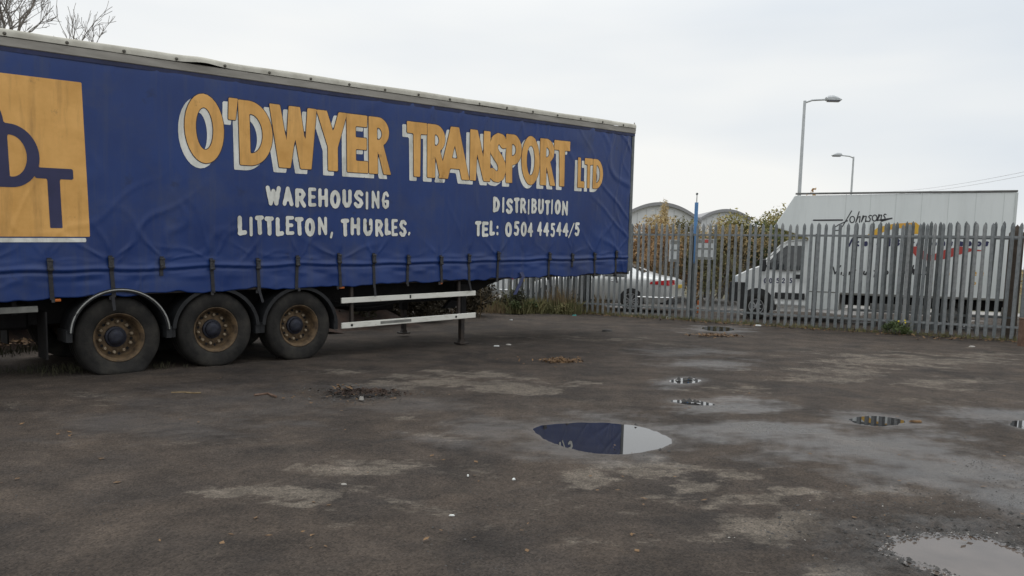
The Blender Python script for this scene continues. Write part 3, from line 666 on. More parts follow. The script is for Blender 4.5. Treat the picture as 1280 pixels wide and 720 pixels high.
part(MB().cbox((-2.2, .06, .825), (-.885, .09, .90), .006), 'rear_side_board', 'grey_and_shaded_white')  # a white board, its shade under the body put into the colour
for s0 in (-1.9, -1.15): part(MB().box((s0, .092, .80), (s0 + .05, .14, HB - .04)), 'board_bracket', 'chassis')
# curtain straps with buckles
for i, s0 in enumerate(STRAPS):
    short = abs(s0 - .57) < .06; none = abs(s0 - 7.07) < .3 and abs(s0 - 7.07) < .05
    if none: continue
    if abs(s0 - 8.37) < .05: z0 = HB + .14
    else: z0 = HB - .05 if not short else HB + .2
    jit = .02 * math.sin(i * 3.7); zt = HB + .44 + .03 * math.sin(i * 5.1)
    zz = np.linspace(z0, zt, 14); sh = s0 + jit + .03 * math.sin(i * 2.2) * (zt - zz) / .5
    wd_ = -wrinkle(sh, zz) - .014
    hw = .024
    V = [(a - hw, b, c) for a, b, c in zip(sh, wd_, zz)] + [(a + hw, b, c) for a, b, c in zip(sh, wd_, zz)] + [(a - hw, b + .006, c) for a, b, c in zip(sh, wd_, zz)] + [(a + hw, b + .006, c) for a, b, c in zip(sh, wd_, zz)]
    n = len(zz); Fc = []
    for k in range(n - 1):
        Fc += [(k, n + k, n + k + 1, k + 1), (2 * n + k, 2 * n + k + 1, 3 * n + k + 1, 3 * n + k), (k, k + 1, 2 * n + k + 1, 2 * n + k), (n + k, 3 * n + k, 3 * n + k + 1, n + k + 1)]
    st = part(MB().add(V, Fc), 'strap', 'webbing')
    wb = float(wd_[-3]); sb = float(sh[-3])
    mb = MB().cbox((sb - .031, wb - .026, zt - .16), (sb + .031, wb - .004, zt - .02), .006)
    mb.cbox((sb - .034, wb - .034, zt - .045), (sb + .034, wb - .002, zt - .02), .004).cbox((sb - .034, wb - .034, zt - .15), (sb + .034, wb - .002, zt - .128), .004)
    part(mb, 'buckle', 'buckle', st)
    if i % 3 == 1 and not short: part(MB().add([(sb - .02, wb - .01, z0 + .02), (sb + .02, wb - .012, z0 + .02), (sb + .05 + .03 * math.sin(i), wb - .02, z0 - .16), (sb + .015 + .03 * math.sin(i), wb - .02, z0 - .17), (sb - .02, wb - .005, z0 + .02), (sb + .02, wb - .007, z0 + .02), (sb + .05 + .03 * math.sin(i), wb - .015, z0 - .16), (sb + .015 + .03 * math.sin(i), wb - .015, z0 - .17)], [(0, 1, 2, 3), (7, 6, 5, 4), (0, 3, 7, 4), (1, 5, 6, 2), (3, 2, 6, 7)]), 'strap_tail', 'webbing', st)
    if not short: part(MB().cbox((s0 - .02, .0, HB - .085), (s0 + .02, .03, HB - .035), .004), 'hook', 'buckle', st)
mb = MB(); pts = [(6.98, -.03, 1.10), (7.02, -.045, 1.02), (6.93, -.05, .88), (6.80, -.06, .70)]
for a, b in zip(pts[:-1], pts[1:]):
    mb.add([(a[0] - .045, a[1], a[2]), (a[0] + .045, a[1], a[2]), (b[0] + .04, b[1], b[2]), (b[0] - .04, b[1], b[2]), (a[0] - .045, a[1] + .006, a[2]), (a[0] + .045, a[1] + .006, a[2]), (b[0] + .04, b[1] + .006, b[2]), (b[0] - .04, b[1] + .006, b[2])],
           [(0, 1, 2, 3), (7, 6, 5, 4), (0, 3, 7, 4), (1, 5, 6, 2)])
tag(part(mb, 'loose_strap', 'blue_webbing'), 'loose blue strap hanging below the curtain')
for s0 in (-.73, 3.2, 5.1):
    part(MB().cbox((s0 + .0, .005, HB - .075), (s0 + .085, .03, HB - .042), .006), 'marker_light', 'marker_orange')
# side guard: two white boards on brackets
sg = part(MB().cbox((3.25, .03, .715), (5.945, .065, .80), .006), 'side_guard_board', 'guard_white')
sg2 = part(MB().cbox((3.245, .03, .325), (5.95, .065, .415), .006), 'side_guard_board', 'guard_white')
part(MB().box((3.95, .026, .352), (4.55, .029, .395)), 'slot', 'grey_and_shaded_white', sg2)
for s0 in (3.42, 5.50): part(MB().lathe([(-.004, 0), (-.004, .02), (.004, .02)], (s0, .028, .37), 10), 'bolt', 'chassis', sg2)
for s0 in (3.43, 5.58): part(MB().cbox((s0, .066, .33), (s0 + .05, .12, HB - .04), .006), 'guard_bracket', 'rave')
part(MB().cbox((4.52, .024, .735), (4.55, .03, .79), .002), 'clip', 'chassis', sg)
# landing legs
def landing_leg(w0):
    l = part(MB().cbox((5.80, w0, .30), (5.93, w0 + .13, HB + .05), .012).cbox((5.765, w0 - .02, HB - .28), (5.965, w0 + .15, HB - .10), .01), 'landing_leg', 'chassis')
    z0 = -.10
    part(MB().cbox((5.825, w0 + .02, z0 + .03), (5.905, w0 + .11, .31), .006), 'leg_tube', 'rave', l)
    part(MB().cbox((5.77, w0 - .03, z0 - .065), (5.96, w0 + .16, z0 - .035), .006).prism([(5.80, z0 - .035), (5.93, z0 - .035), (5.885, z0 + .05), (5.845, z0 + .05)], w0 + .03, w0 + .1), 'foot', 'rave', l)
landing_leg(.26); landing_leg(WID - .45)
part(MB().tube([(5.865, .38, .62), (5.865, WID - .4, .62)], .03, 8), 'leg_brace', 'chassis')
part(MB().prism([(5.7, .45), (5.95, .45), (6.5, .95), (6.3, .98)], .62, .70), 'leg_stay', 'chassis')
part(MB().cbox((4.1, 1.0, .45), (4.9, 1.7, .85), .03), 'air_tank', 'chassis')

for k, (w0, sag) in enumerate(((.35, .16), (.42, .24))):
    part(MB().tube([(2.95 + t * 3., w0, .84 - sag * math.sin(math.pi * t) ** .8 * (1 + .3 * math.sin(7 * t))) for t in np.linspace(0, 1, 16)], .011, 6), 'air_line', 'chassis')
for i in range(3):
    part(MB().lathe([(-.02, 0), (-.02, .075), (.12, .085), (.13, .06), (.24, .06), (.25, 0)], (AX * i + .28, .5, .62), 14), 'brake_chamber', 'chassis')
    part(MB().cbox((AX * i - .28, .56, .42), (AX * i + .2, .70, .60), .02), 'suspension_arm', 'chassis')
# wheels: wide single tyres, deep rusty rims
RT = DW / 2
def make_wheel(flat):
    w = empty('wheel', (0, 0, 0)); 
    p = [(.03, .305), (.012, .33), (.002, .40), (.006, .47), (.03, .508), (.06, RT - .004), (.09, RT), (.13, RT), (.134, RT - .012), (.15, RT - .012), (.154, RT), (.215, RT), (.219, RT - .012), (.235, RT - .012), (.239, RT), (.29, RT), (.32, RT - .004), (.352, .50), (.372, .44), (.37, .38), (.35, .31), (.2, .29)]
    mb = MB().lathe(p, n=64, closed=True); V = np.array(mb.v)
    cut = -RT + flat
    low = V[:, 2] < cut; k = np.clip((cut + .16 - V[:, 2]) / .16, 0, 1)
    V[:, 1] += np.where(V[:, 1] < .19, -1, 1) * .05 * k ** 2 * (flat / .05); V[:, 0] *= 1 + .05 * k ** 2 * (flat / .05); V[low, 2] = cut + (V[low, 2] - cut) * .02
    mb.v = [tuple(q) for q in V]; mb.build('tyre', 'tyre', w, None, True)
    rim = MB().lathe([(.05, .286), (.026, .300), (.018, .312), (.026, .306), (.045, .283), (.085, .268), (.17, .262), (.195, .248), (.200, .232), (.178, .205), (.172, .12), (.18, .0)], n=48).build('rim', 'rim', w, None, True)
    MB().lathe([(.172, .135), (.150, .130), (.14, .108), (.115, .10), (.10, .08), (.092, .06), (.090, .045), (.090, 0)], n=24).build('hub', 'hub', w, None, False)
    nb = MB()
    for i in range(10):
        a = 2 * math.pi * (i + .3) / 10; nb.lathe([(.182, .024), (.148, .022), (.142, .014), (.142, 0)], (.198 * math.cos(a), 0, .198 * math.sin(a)), 6)
    tag(nb.build('wheel_nuts', 'nut', w), kind='stuff')
    hb = MB()
    for i in range(10):
        a = 2 * math.pi * (i + .8) / 10; hb.lathe([(.168, .0), (.1675, .02)], (.192 * math.cos(a), 0, .225 * math.sin(a)), 8)
    tag(hb.build('hand_holes', 'chassis', w), kind='stuff')
    return w
w_flat = make_wheel(.068); w_ok = make_wheel(.02)
w_flat.parent = trailer; w_flat.location = (0, .03, RT - .068 - .006); w_flat['label'] = 'rearmost trailer wheel with a flat tyre'
w_ok.parent = trailer; w_ok.location = (AX, .03, RT - .02 - .008); w_ok.rotation_euler = (0, .7, 0); w_ok.rotation_euler = (0, 0, 0)
c = copy_part(w_ok, trailer, (2 * AX, .03, RT - .02 - .006))
for i in range(3):
    c = copy_part(w_ok, trailer, (AX * i, WID - .03, RT - .03)); c.rotation_euler = (0, 0, math.pi)
    MB().tube([(AX * i, .25, RT - .03), (AX * i, WID - .25, RT - .03)], .065, 12).build('axle', 'chassis', trailer)
def mudguard(sx, w0, trim):
    zc = RT - .01; r0, r1 = .575, .60
    a = np.radians(np.linspace(3, 177, 34)); V = []
    for t in a:
        for (y, r) in ((w0, r0 - .012), (w0, r1 + .012), (w0 + .02, r1 + .012), (w0 + .02, r1), (w0 + .44, r1), (w0 + .44, r0), (w0 + .02, r0), (w0 + .02, r0 - .012)): V.append((sx + r * math.cos(t), y, zc + r * math.sin(t) * .93))
    mb = MB().add(V, [(i * 8 + k, i * 8 + (k + 1) % 8, (i + 1) * 8 + (k + 1) % 8, (i + 1) * 8 + k) for i in range(len(a) - 1) for k in range(8)] + [tuple(range(8)), tuple(range((len(a) - 1) * 8, len(a) * 8))])
    g = mb.build('mudguard', 'mudguard', trailer)
    for sg_ in (-1, 1):
        MB().box((sx + sg_ * .60 - .035, w0 + .03, zc - .09), (sx + sg_ * .60 + .035, w0 + .42, zc + .06)).build('mudguard_end', 'mudguard', g)
    if trim:
        mb = MB().tube([(sx + .592 * math.cos(t), w0 - .008, zc + .592 * math.sin(t) * .93) for t in a], .009, 6)
        tag(mb.build('mudguard_trim', 'trim_grey', g), 'thin white edging on the rearmost mudguard')
for i in range(3): mudguard(AX * i, -.05 if i == 0 else -.005, i == 0); mudguard(AX * i, WID - .45, False)
MB().cbox((-.84, .03, .22), (-.82, .42, .80), .004).build('mudflap', 'chassis', trailer)
MB().cbox((-.84, WID - .45, .22), (-.82, WID - .05, .80), .004).build('mudflap', 'chassis', trailer)
MB().cbox((-1.9, .55, .55), (-.9, 1.9, .9), .03).build('pallet_box', 'chassis', trailer)

# ------------------------------------------------------------------ palisade fence
FH = 2.56
def fline(px): return None
FP = {'a': (-9.5, 25.6), 'b': (-1.3, 24.4), 'c': (2.12, 23.70), 'd': (4.66, 21.99), 'e': (7.36, 20.20), 'f': (11.12, 18.02), 'g': (12.6, 15.2)}
def w_pale(h, seed):
    g = random.Random(seed)
    prof = [(-.037, .012), (-.034, .0), (-.016, -.004), (-.009, -.018), (.009, -.018), (.016, -.004), (.034, .0), (.037, .012)]
    mb = MB(); m = len(prof); V = []
    for z, kx, ky in ((0, 1, 1), (h - .16, 1, 1), (h - .13, 1.08, 1.0), (h - .05, .86, .8), (h, .08, .3)):
        V += [(x * kx, y * ky, z) for x, y in prof]
    Fc = [(r * m + k, r * m + k + 1, (r + 1) * m + k + 1, (r + 1) * m + k) for r in range(4) for k in range(m - 1)]
    b0 = len(V); V += [(x, y + .004, z) for x, y, z in V]
    Fc += [tuple(b0 + q for q in f[::-1]) for f in Fc]
    return mb.add(V, Fc)
PALE = w_pale(FH - .05, 1).build('pale', 'galv'); PALE_ME = PALE.data; bpy.data.objects.remove(PALE)
PALE_VAR = [PALE_ME]
for mn in ('galv_b', 'galv_c'):
    m_ = PALE_ME.copy(); m_.materials[0] = MATS[mn]; PALE_VAR.append(m_)
PALE2 = w_pale(FH - .05, 1).build('pale', 'galv_dull'); PALE2_ME = PALE2.data; bpy.data.objects.remove(PALE2)
def fence(p, q, label, name='palisade_fence_panel', cat='fence', pitch=.163, back=0., z0=.05, rails=(.27, 2.24), posts=(True, False), dull=False, lean=.0, group='steel palisade fence panels'):
    p = np.array(p); q = np.array(q); L = np.linalg.norm(q - p); d = (q - p) / L; nrm = np.array([-d[1], d[0]]); ang = math.atan2(d[1], d[0])
    off = nrm * back if nrm[1] > 0 else -nrm * back
    root = empty(name, (p[0] + off[0], p[1] + off[1], 0), ang, label, cat, group)
    n = int(L / pitch); rg = random.Random(int(L * 1000))
    for i in range(n + 1):
        o = bpy.data.objects.new('pale', PALE2_ME if dull else rg.choice(PALE_VAR)); COL.objects.link(o); o.parent = root
        o.location = (i * L / n * .999 + rg.uniform(-.008, .008) + .03, -.03, z0 + rg.uniform(-.02, .02)); o.rotation_euler = (0, rg.gauss(0, .006) + lean, rg.gauss(0, .05))
    for r in rails:
        MB().add([(0, -.004, r), (L, -.004, r), (L, -.004, r + .05), (0, -.004, r + .05), (0, .001, r), (L, .001, r), (L, .04, r), (L, .04, r + .005), (0, .04, r), (0, .04, r + .005), (0, .001, r + .05), (L, .001, r + .05)],
                 [(0, 1, 2, 3), (10, 11, 5, 4), (4, 5, 6, 8), (9, 7, 5, 4), (3, 2, 11, 10)]).build('rail', 'galv_dull' if dull else 'galv', root)
    for k, e in enumerate(posts):
        if e:
            x = 0 if k == 0 else L
            mb = MB().box((x - .05, .045, -.1), (x + .05, .052, FH - .25)).box((x - .05, .138, -.1), (x + .05, .145, FH - .25)).box((x - .004, .052, -.1), (x + .004, .138, FH - .25))
            mb.build('post', 'galv_dull', root)
    return root
fence(FP['a'], FP['b'], 'palisade fence panel behind the trailer landing legs with weeds at its foot')
fence(FP['b'], FP['c'], 'palisade fence panel seen under the front of the blue trailer')
fence((-.15, 24.0), (2.0, 23.6), 'second layer of pales standing behind the panel under the trailer nose', 'palisade_gate_leaf', 'gate', back=.28, dull=True, rails=(.5, 2.2), posts=(False, True), z0=.12, group='open gate leaves')
fence(FP['c'], FP['d'], 'palisade panel in front of the silver car boot')
fence(FP['d'], FP['e'], 'palisade panel between the blue pole and the van cab door')
fence(FP['e'], FP['f'], 'palisade panel across the white box of the van')
fence((8.05, 19.80), (11.0, 18.1), 'gate leaf folded back behind the panel across the van box', 'palisade_gate_leaf', 'gate', back=.33, dull=True, rails=(.46, 2.22), posts=(True, False), z0=.10, pitch=.171, lean=.004, group='open gate leaves')
fence(FP['f'], FP['g'], 'palisade panel at the far right edge beside the brown gate post', pitch=.16)
gpost = at(1260, 420, 18.55)
e = empty('gate_post', (gpost[0], gpost[1], 0), math.radians(-33), 'wide brown gate post with pointed top behind the fence at the right', 'post')
MB().prism([(-.15, -.1), (.15, -.1), (.15, FH - .20), (0, FH - .0), (-.15, FH - .20)], -.05, .05).build('post_plate', 'brown_post', e)
MB().cbox((-.16, .052, .3), (.16, .075, .36), .005).build('hinge_bar', 'galv_dull', e)
rp = at(1278, 430, 16.9); e = empty('rusty_post', (rp[0], rp[1], 0), 0, 'short rusty post at the right edge of the photo by the fence', 'post')
MB().cbox((-.07, -.07, -.1), (.07, .07, .55), .01).build('shaft', 'rust_post', e); MB().cbox((-.08, -.08, .552), (.08, .08, .58), .008).build('cap', 'rust_post', e)

# ------------------------------------------------------------------ the white box van
A_ = math.radians(27)
van = empty('box_van', (12.345, 20.2, 0), math.pi - A_, 'white box van with over-cab body and script lettering parked behind the fence', 'van')
VW = 2.05
def cab_loft():
    # side profile (x forward from the rear, z) of the cab, front at 6.95
    P = [(4.90, .42), (5.75, .42), (5.75, .55), (6.72, .40), (6.92, .46), (6.97, .70), (6.95, 1.02), (6.86, 1.20), (6.50, 1.38), (6.12, 1.52), (5.88, 1.80), (5.66, 2.06), (5.52, 2.17), (4.90, 2.22)]
    ins = [0, 0, 0, .05, .10, .12, .10, .10, .06, .04, .12, .17, .20, .20]
    n = len(P); V = [(p[0], -i_, p[1]) for p, i_ in zip(P, ins)] + [(p[0], -VW + i_, p[1]) for p, i_ in zip(P, ins)]
    return MB().add(V, [tuple(range(n))[::-1], tuple(range(n, 2 * n))] + [(i, (i + 1) % n, (i + 1) % n + n, i + n) for i in range(n)])
cab = cab_loft().build('cab', 'van_white', van)
bv = cab.modifiers.new('bevel', 'BEVEL'); bv.width = .035; bv.segments = 3; bv.limit_method = 'ANGLE'; bv.angle_limit = math.radians(25)
def yside(z): return -np.interp(z, [0, 1.2, 1.52, 1.8, 2.06, 2.2], [0, .0, .04, .12, .17, .2]) + .006
wp = [(5.10, 1.40), (5.10, 2.06), (5.52, 2.06), (5.68, 1.93), (5.90, 1.68), (6.02, 1.50), (5.97, 1.40)]
win = MB().add([(x, yside(z) + .004, z) for x, z in wp] + [(x, yside(z) - .02, z) for x, z in wp], [tuple(range(7)), tuple(range(13, 6, -1))] + [(i, i + 7, (i + 1) % 7 + 7, (i + 1) % 7) for i in range(7)]).build('side_window', 'glass', van)
MB().tube([(5.74, yside(1.86) + .008, 1.86), (5.74, yside(1.4) + .01, 1.40)], .016, 6).build('window_bar', 'dark_plastic', win)
MB().add([(6.115, -.16, 1.55), (6.115, -VW + .16, 1.55), (5.67, -VW + .26, 2.075), (5.67, -.26, 2.075)], [(0, 1, 2, 3)]).build('windscreen', 'glass', van).location = (.012, 0, .012)
MB().tube([(6.12, -.03, 1.56), (5.88, -.10, 1.84), (5.66, -.155, 2.09), (5.5, -.18, 2.18), (5.0, -.19, 2.235)], .025, 6).build('pillar_strip', 'van_white', van)
mr_ = MB().cbox((6.0, .02, 1.34), (6.13, .20, 1.68), .03).build('wing_mirror', 'dark_plastic', van)
MB().cbox((5.05, .0, 1.16), (5.23, .028, 1.28), .01).build('door_handle', 'dark_plastic', van)
MB().cbox((4.62, -.001, 1.36), (4.74, .022, 1.50), .02).build('fuel_cap', 'dark_plastic', van)
MB().cbox((4.95, .001, .60), (5.74, .022, .77), .01).build('side_moulding', 'dark_plastic', van)
MB().cbox((6.55, -.012, .48), (6.99, .012, 1.02), .02).build('front_bumper', 'dark_plastic', van)
MB().cbox((6.80, -.25, 1.0), (6.93, -.055, 1.2), .02).build('headlamp', 'lamp_clear', van)
MB().cbox((6.90, -VW + .15, .42), (7.03, -.15, .72), .03).build('bumper_front', 'van_trim', van)
def disc_wheel(parent, x, y0, r, w, rim_m, rr, spokes=0, hole='dark_plastic', name='wheel'):
    e = empty(name, (x, y0, r)); e.parent = parent
    MB().lathe([(-.02, rr), (.0, rr + .02), (.004, r - .03), (-.02, r), (-w + .02, r), (-w, r - .04), (-w, rr)], n=36).build('tyre', 'tyre', e, None, True)
    if spokes:
        MB().lathe([(-.05, 0), (-.05, rr + .012)], n=24).build('wheel_back', 'dark_plastic', e)
        mb = MB()
        for i in range(spokes):
            a = 2 * math.pi * i / spokes; ca, sa = math.cos(a), math.sin(a)
            def pt(rad, t, y): return (rad * ca - t * sa, y, rad * sa + t * ca)
            mb.add([pt(.03, -.016, -.005), pt(.03, .016, -.005), pt(rr, .013, -.012), pt(rr, -.013, -.012), pt(.03, -.016, -.03), pt(.03, .016, -.03), pt(rr, .013, -.03), pt(rr, -.013, -.03)], [(0, 1, 2, 3), (0, 4, 5, 1), (1, 5, 6, 2), (3, 2, 6, 7), (0, 3, 7, 4)])
        mb.lathe([(-.03, rr - .012), (-.005, rr - .01), (-.003, rr + .006), (-.02, rr + .016)], n=30).lathe([(0, 0), (0, .045), (-.03, .05)], n=14).build('rim', rim_m, e)
    else:
        MB().lathe([(-.02, rr + .01), (-.06, rr - .02), (-.07, rr * .62), (-.04, rr * .55), (-.02, rr * .3), (-.015, 0)], n=30).build('rim', rim_m, e)
    return e
def arch(parent, x, y, zc, r, m='dark_plastic'):
    a = np.radians(np.linspace(-12, 192, 26)); mb = MB()
    mb.prism([(x + r * math.cos(t), zc + r * math.sin(t)) for t in a], y - .3, y).build('wheel_arch', m, parent)
arch(van, 6.22, .010, .37, .50); disc_wheel(van, 6.22, .02, .36, .2, 'alloy', .20, 7)
disc_wheel(van, 1.35, -.1, .36, .2, 'van_trim', .2); 
# box body
bx = [(.2, .80), (4.06, .80), (4.08, .345), (4.92, .345), (4.94, 2.26), (5.02, 2.30), (5.86, 2.56), (5.36, 3.40), (.2, 3.44)]
box = MB().prism(bx, .03, -VW - .12).build('box_body', 'box_white', van); bv = box.modifiers.new('bevel', 'BEVEL'); bv.width = .02; bv.segments = 2; bv.limit_method = 'ANGLE'
MB().cbox((.18, .012, 3.425), (5.34, .055, 3.475), .01).build('box_top_rail', 'van_trim', van); MB().cbox((.18, .025, .775), (4.05, .05, .835), .01).build('box_floor_rail', 'grey_and_shaded_white', van)
MB().cbox((.17, .02, .83), (.23, .055, 3.42), .01).build('box_rear_post', 'box_seam', van)
for x in (.45, 1.05, 1.65, 2.25, 2.85, 3.45, 4.05): MB().box((x, .0305, .84), (x + .012, .034, 3.42)).build('box_seam', 'box_seam', van)
MB().box((4.12, .031, .82), (4.88, .036, .845)).build('panel_seam', 'grey_and_shaded_white', van)
MB().box((.17, -VW, .85), (.196, -.05, 3.3)).build('rear_door', 'box_white', van); MB().box((.164, -.85, 2.80), (.169, -.25, 2.86)).build('door_bar', 'sign_black', van); MB().box((.164, -.42, 2.35), (.169, -.12, 2.6)).build('rear_label', 'orange_print', van)
MB().cbox((.1, -VW + .1, .50), (4.0, -.25, .79), .02).build('van_chassis', 'chassis', van)
MB().cbox((2.0, .0, .42), (3.3, .03, .58), .01).build('side_underrun', 'van_trim', van); MB().cbox((.05, -.4, .38), (.30, .0, .62), .02).build('rear_light_box', 'trim_white', van)
_VO = np.array([12.345, 20.2, 0]); _vx = np.array([-math.cos(A_), math.sin(A_), 0]); _vy = np.array([-math.sin(A_), -math.cos(A_), 0])
def vl(x, y): p = on_plane(x, y, _VO + _vy * .03, _vy) - _VO; return p @ _vx, p[2]
def van_decal(name, glyphs, m, st=.012, y=.036):
    # glyph x runs to the right in the picture, i.e. towards the rear of the van
    return decal(name, glyphs, m, 0, van, st, lambda S, Z, l: np.stack([-S, np.full(len(S), y), Z], -1))
def vg(ch, x0, x1, yb, yt, r):
    xa, za = vl(x0, yb); xb, _ = vl(x1, yb); _, zb = vl(x0, yt)
    return (brush_sdf(ch, -xa, -xb, za, zb, r), -xa - .02, -xb + .02, za - .5 * (zb - za), zb + .03)
van_decal('script_name', [vg(c, a, b, yb, yt, .013) for c, a, b, yb, yt in [('J',1042,1064,283,263),('o',1061,1069,279,263),('h',1069,1077,278.5,264),('n',1076,1084,278,262.5),('s',1083,1090,277.5,262),('o',1089,1097,277,261.5),('n',1096,1103,276.5,261),('s',1102,1108,276,260.5)]], 'sign_black')
def vline(pts, r):
    Q = [vl(*p) for p in pts]; Q = [(-a, b) for a, b in Q]; xs = [q[0] for q in Q]; zs = [q[1] for q in Q]
    return (lambda X, Y: seg_sd(X, Y, Q) - r, min(xs) - r, max(xs) + r, min(zs) - r, max(zs) + r)
van_decal('name_line', [vline([(1017, 275.3), (1053, 275)], .019), vline([(1096, 275.5), (1115, 272.8), (1102, 276.5)], .016)], 'sign_black')
def vpoly(pts):
    Q = np.array([(-vl(*p)[0], vl(*p)[1]) for p in pts]); return (lambda X, Y: sd_poly(X, Y, Q), Q[:, 0].min(), Q[:, 0].max(), Q[:, 1].min(), Q[:, 1].max())
van_decal('yellow_swoosh', [vpoly([(1084, 294), (1098, 284), (1118, 279.5), (1137, 278.5), (1145, 278), (1151, 283), (1153, 292.5), (1139, 292.5), (1138, 286), (1120, 285), (1104, 290), (1096, 296)])], 'orange_print')
van_decal('navy_lettering', [vg(c, a, b, 308, 298, .024) for c, a, b in [('/',1060,1066),('k',1068,1074),('e',1079,1085),('l',1088,1091),('e',1095,1101),('I',1110,1113.5),('3',1118,1125),('I',1130,1134),('r',1136,1143),('n',1145,1153),('I',1156,1160),('o',1164,1171),('e',1176,1182),('s',1186,1191),('n',1198,1204),('e',1207,1215),('o',1219,1227),('s',1230,1236)]], 'navy_print')
van_decal('red_swoosh', [vpoly([(1138, 308), (1151, 308), (1156, 316), (1164, 319), (1182, 312), (1200, 308), (1222, 312), (1234, 314), (1215, 314), (1200, 318), (1180, 324), (1162, 326), (1147, 323), (1141, 316)])], 'red_print')
van_decal('script_line', [vg(c, a, b, yb, yt, .017) for c, a, b, yb, yt in [('V',1040,1051,343,331),('i',1050,1053,344,337),('s',1053,1058,345,337),('i',1060,1063,344,336),('t',1065,1070,344,333),('u',1078,1085,344,335),('f',1091,1098,344,333),('o',1104,1111,343.5,334),('r',1112,1118,343.5,336),('w',1126,1136,343.5,335),('h',1138,1144,343.5,331),('a',1145,1152,344,336),('t',1153,1160,344,333)]], 'sign_black')['kind'] = 'stuff'
van_decal('small_yellow_print', [vg(c, a, b, 345, 336, .012) for c, a, b in [('o',1183,1187),('e',1216,1221),('e',1225,1230)]] + [vg('o', a, a + 4, 356, 350, .010) for a in (1172, 1216, 1162)], 'orange_print')
van_decal('door_number', [vg(c, a, b, 354, 347.5, .013) for c, a, b in [('0',954.5,958),('8',0,0),('0',961,965),('5',970,974),('2',977,981),('2',983.5,986),('5',986.5,990)] if a], 'navy_print', .008, .012)

# ------------------------------------------------------------------ parked cars
def saloon(name, label, loc, ang, paint, L=4.72, group='cars parked behind the fence'):
    r = empty(name, loc, ang, label, 'car', group); hw = .92
    st = [ # x, zbottom, zbelt, zroof, half width, roof half width
     (0, .34, .88, .90, .78, .60), (.06, .30, .96, .985, .85, .64), (.25, .28, 1.03, 1.07, .89, .66), (.55, .28, 1.05, 1.10, .90, .66), (.85, .28, 1.05, 1.16, .91, .63), (1.2, .26, 1.045, 1.33, .92, .60),
     (1.6, .24, 1.04, 1.45, .92, .59), (2.1, .22, 1.03, 1.49, .92, .60), (2.6, .22, 1.02, 1.48, .92, .60), (3.0, .22, 1.00, 1.40, .92, .61), (3.35, .23, .99, 1.20, .915, .64), (3.65, .24, .97, 1.02, .91, .68), (4.1, .25, .92, .965, .89, .68), (4.45, .27, .83, .87, .84, .64), (4.65, .30, .72, .75, .74, .58), (4.72, .36, .60, .62, .66, .50)]
    def sec(x, zb, ze, zr, h, rh):
        half = [(h * .90, zb), (h * .985, zb + .10), (h, (zb + ze) / 2 + .02), (h * .985, ze - .10), (h * .945, ze), (rh + .03, max(zr - .045, ze + .006)), (rh * .80, zr), (0, zr + .022)]
        return [(x, -hw + a, z) for a, z in half] + [(x, -hw - a, z) for a, z in half[-2::-1]]
    S = [sec(*q) for q in st]; m = len(S[0])
    mb = MB().add([p for s_ in S for p in s_], [(i * m + k, i * m + k + 1, (i + 1) * m + k + 1, (i + 1) * m + k) for i in range(len(S) - 1) for k in range(m - 1)] + [tuple(range(m))[::-1], tuple(range((len(S) - 1) * m, len(S) * m))])
    bd = mb.build('body', paint, r, None, True); sb = bd.modifiers.new('smooth', 'SUBSURF'); sb.levels = 1; sb.render_levels = 2
    def gl(nm, pts, o=.012):
        n = len(pts); MB().add(pts, [tuple(range(n))]).build(nm, 'glass', r)
    for sgn in (1, -1):
        y = lambda a: -hw + sgn * a
        for (xa, xb, xc, xd) in ((1.35, 2.15, 2.12, 1.62), (2.22, 3.35, 2.95, 2.2)):
            gl('side_window', [(xa, y(.885), 1.075), (xb, y(.885), 1.07), (xc, y(.675), 1.40), (xd, y(.675), 1.40)])
    gl('rear_window', [(.92, -hw - .55, 1.215), (.92, -hw + .55, 1.215), (1.5, -hw + .5, 1.455), (1.5, -hw - .5, 1.455)])
    gl('windscreen', [(3.60, -hw - .6, 1.085), (3.60, -hw + .6, 1.085), (3.0, -hw + .52, 1.44), (3.0, -hw - .52, 1.44)])
    for x in (1.18, 3.92): arch(r, x, -.002, .335, .385); disc_wheel(r, x, .012, .325, .2, 'alloy', .235, 10)
    tl = MB().add([(.62, -.02, .86), (.60, -.025, .93), (.10, -.09, .99), (-.02, -.22, 1.0), (-.035, -.35, .99), (-.045, -.35, .86), (-.03, -.18, .845), (.06, -.075, .83)], [tuple(range(8))]).build('tail_light', 'tail_red', r)
    so_ = tl.modifiers.new('t', 'SOLIDIFY'); so_.thickness = .05; so_.offset = 0
    MB().cbox((-.05, -.55, .88), (-.02, -.36, .98), .01).build('reversing_light', 'lamp_clear', r)
    MB().cbox((-.04, -1.18, .74), (-.015, -.66, .85), .005).build('number_plate', 'plate_yellow', r)
    MB().tube([(1.0, .01, .47), (.3, .0, .47), (.02, -.1, .475), (-.03, -.25, .48), (-.035, -1.6, .48)], .022, 6).build('bumper_strip', 'chrome', r)
    MB().cbox((-.03, -1.7, .27), (.5, -.10, .44), .03).build('bumper_lower', 'dark_plastic', r)
    MB().cbox((1.62, .0, .90), (1.82, .022, .93), .008).build('door_handle', 'chrome', r); MB().cbox((2.72, -.01, .90), (2.92, .012, .93), .008).build('door_handle', 'chrome', r)
    MB().cbox((1.75, .0, .28), (3.4, .014, .34), .008).build('sill_strip', 'dark_plastic', r)
    return r
car_o = at(836, 386, 24.3)
saloon('silver_car', 'silver saloon car with red tail light behind the fence right of the trailer', (car_o[0], car_o[1], 0), math.pi - math.radians(27), 'silver')
c2 = at(640, 380, 27.3)
saloon('white_car', 'white car glimpsed through the pales under the trailer nose', (c2[0], c2[1], 0), math.pi - math.radians(27), 'car_white')

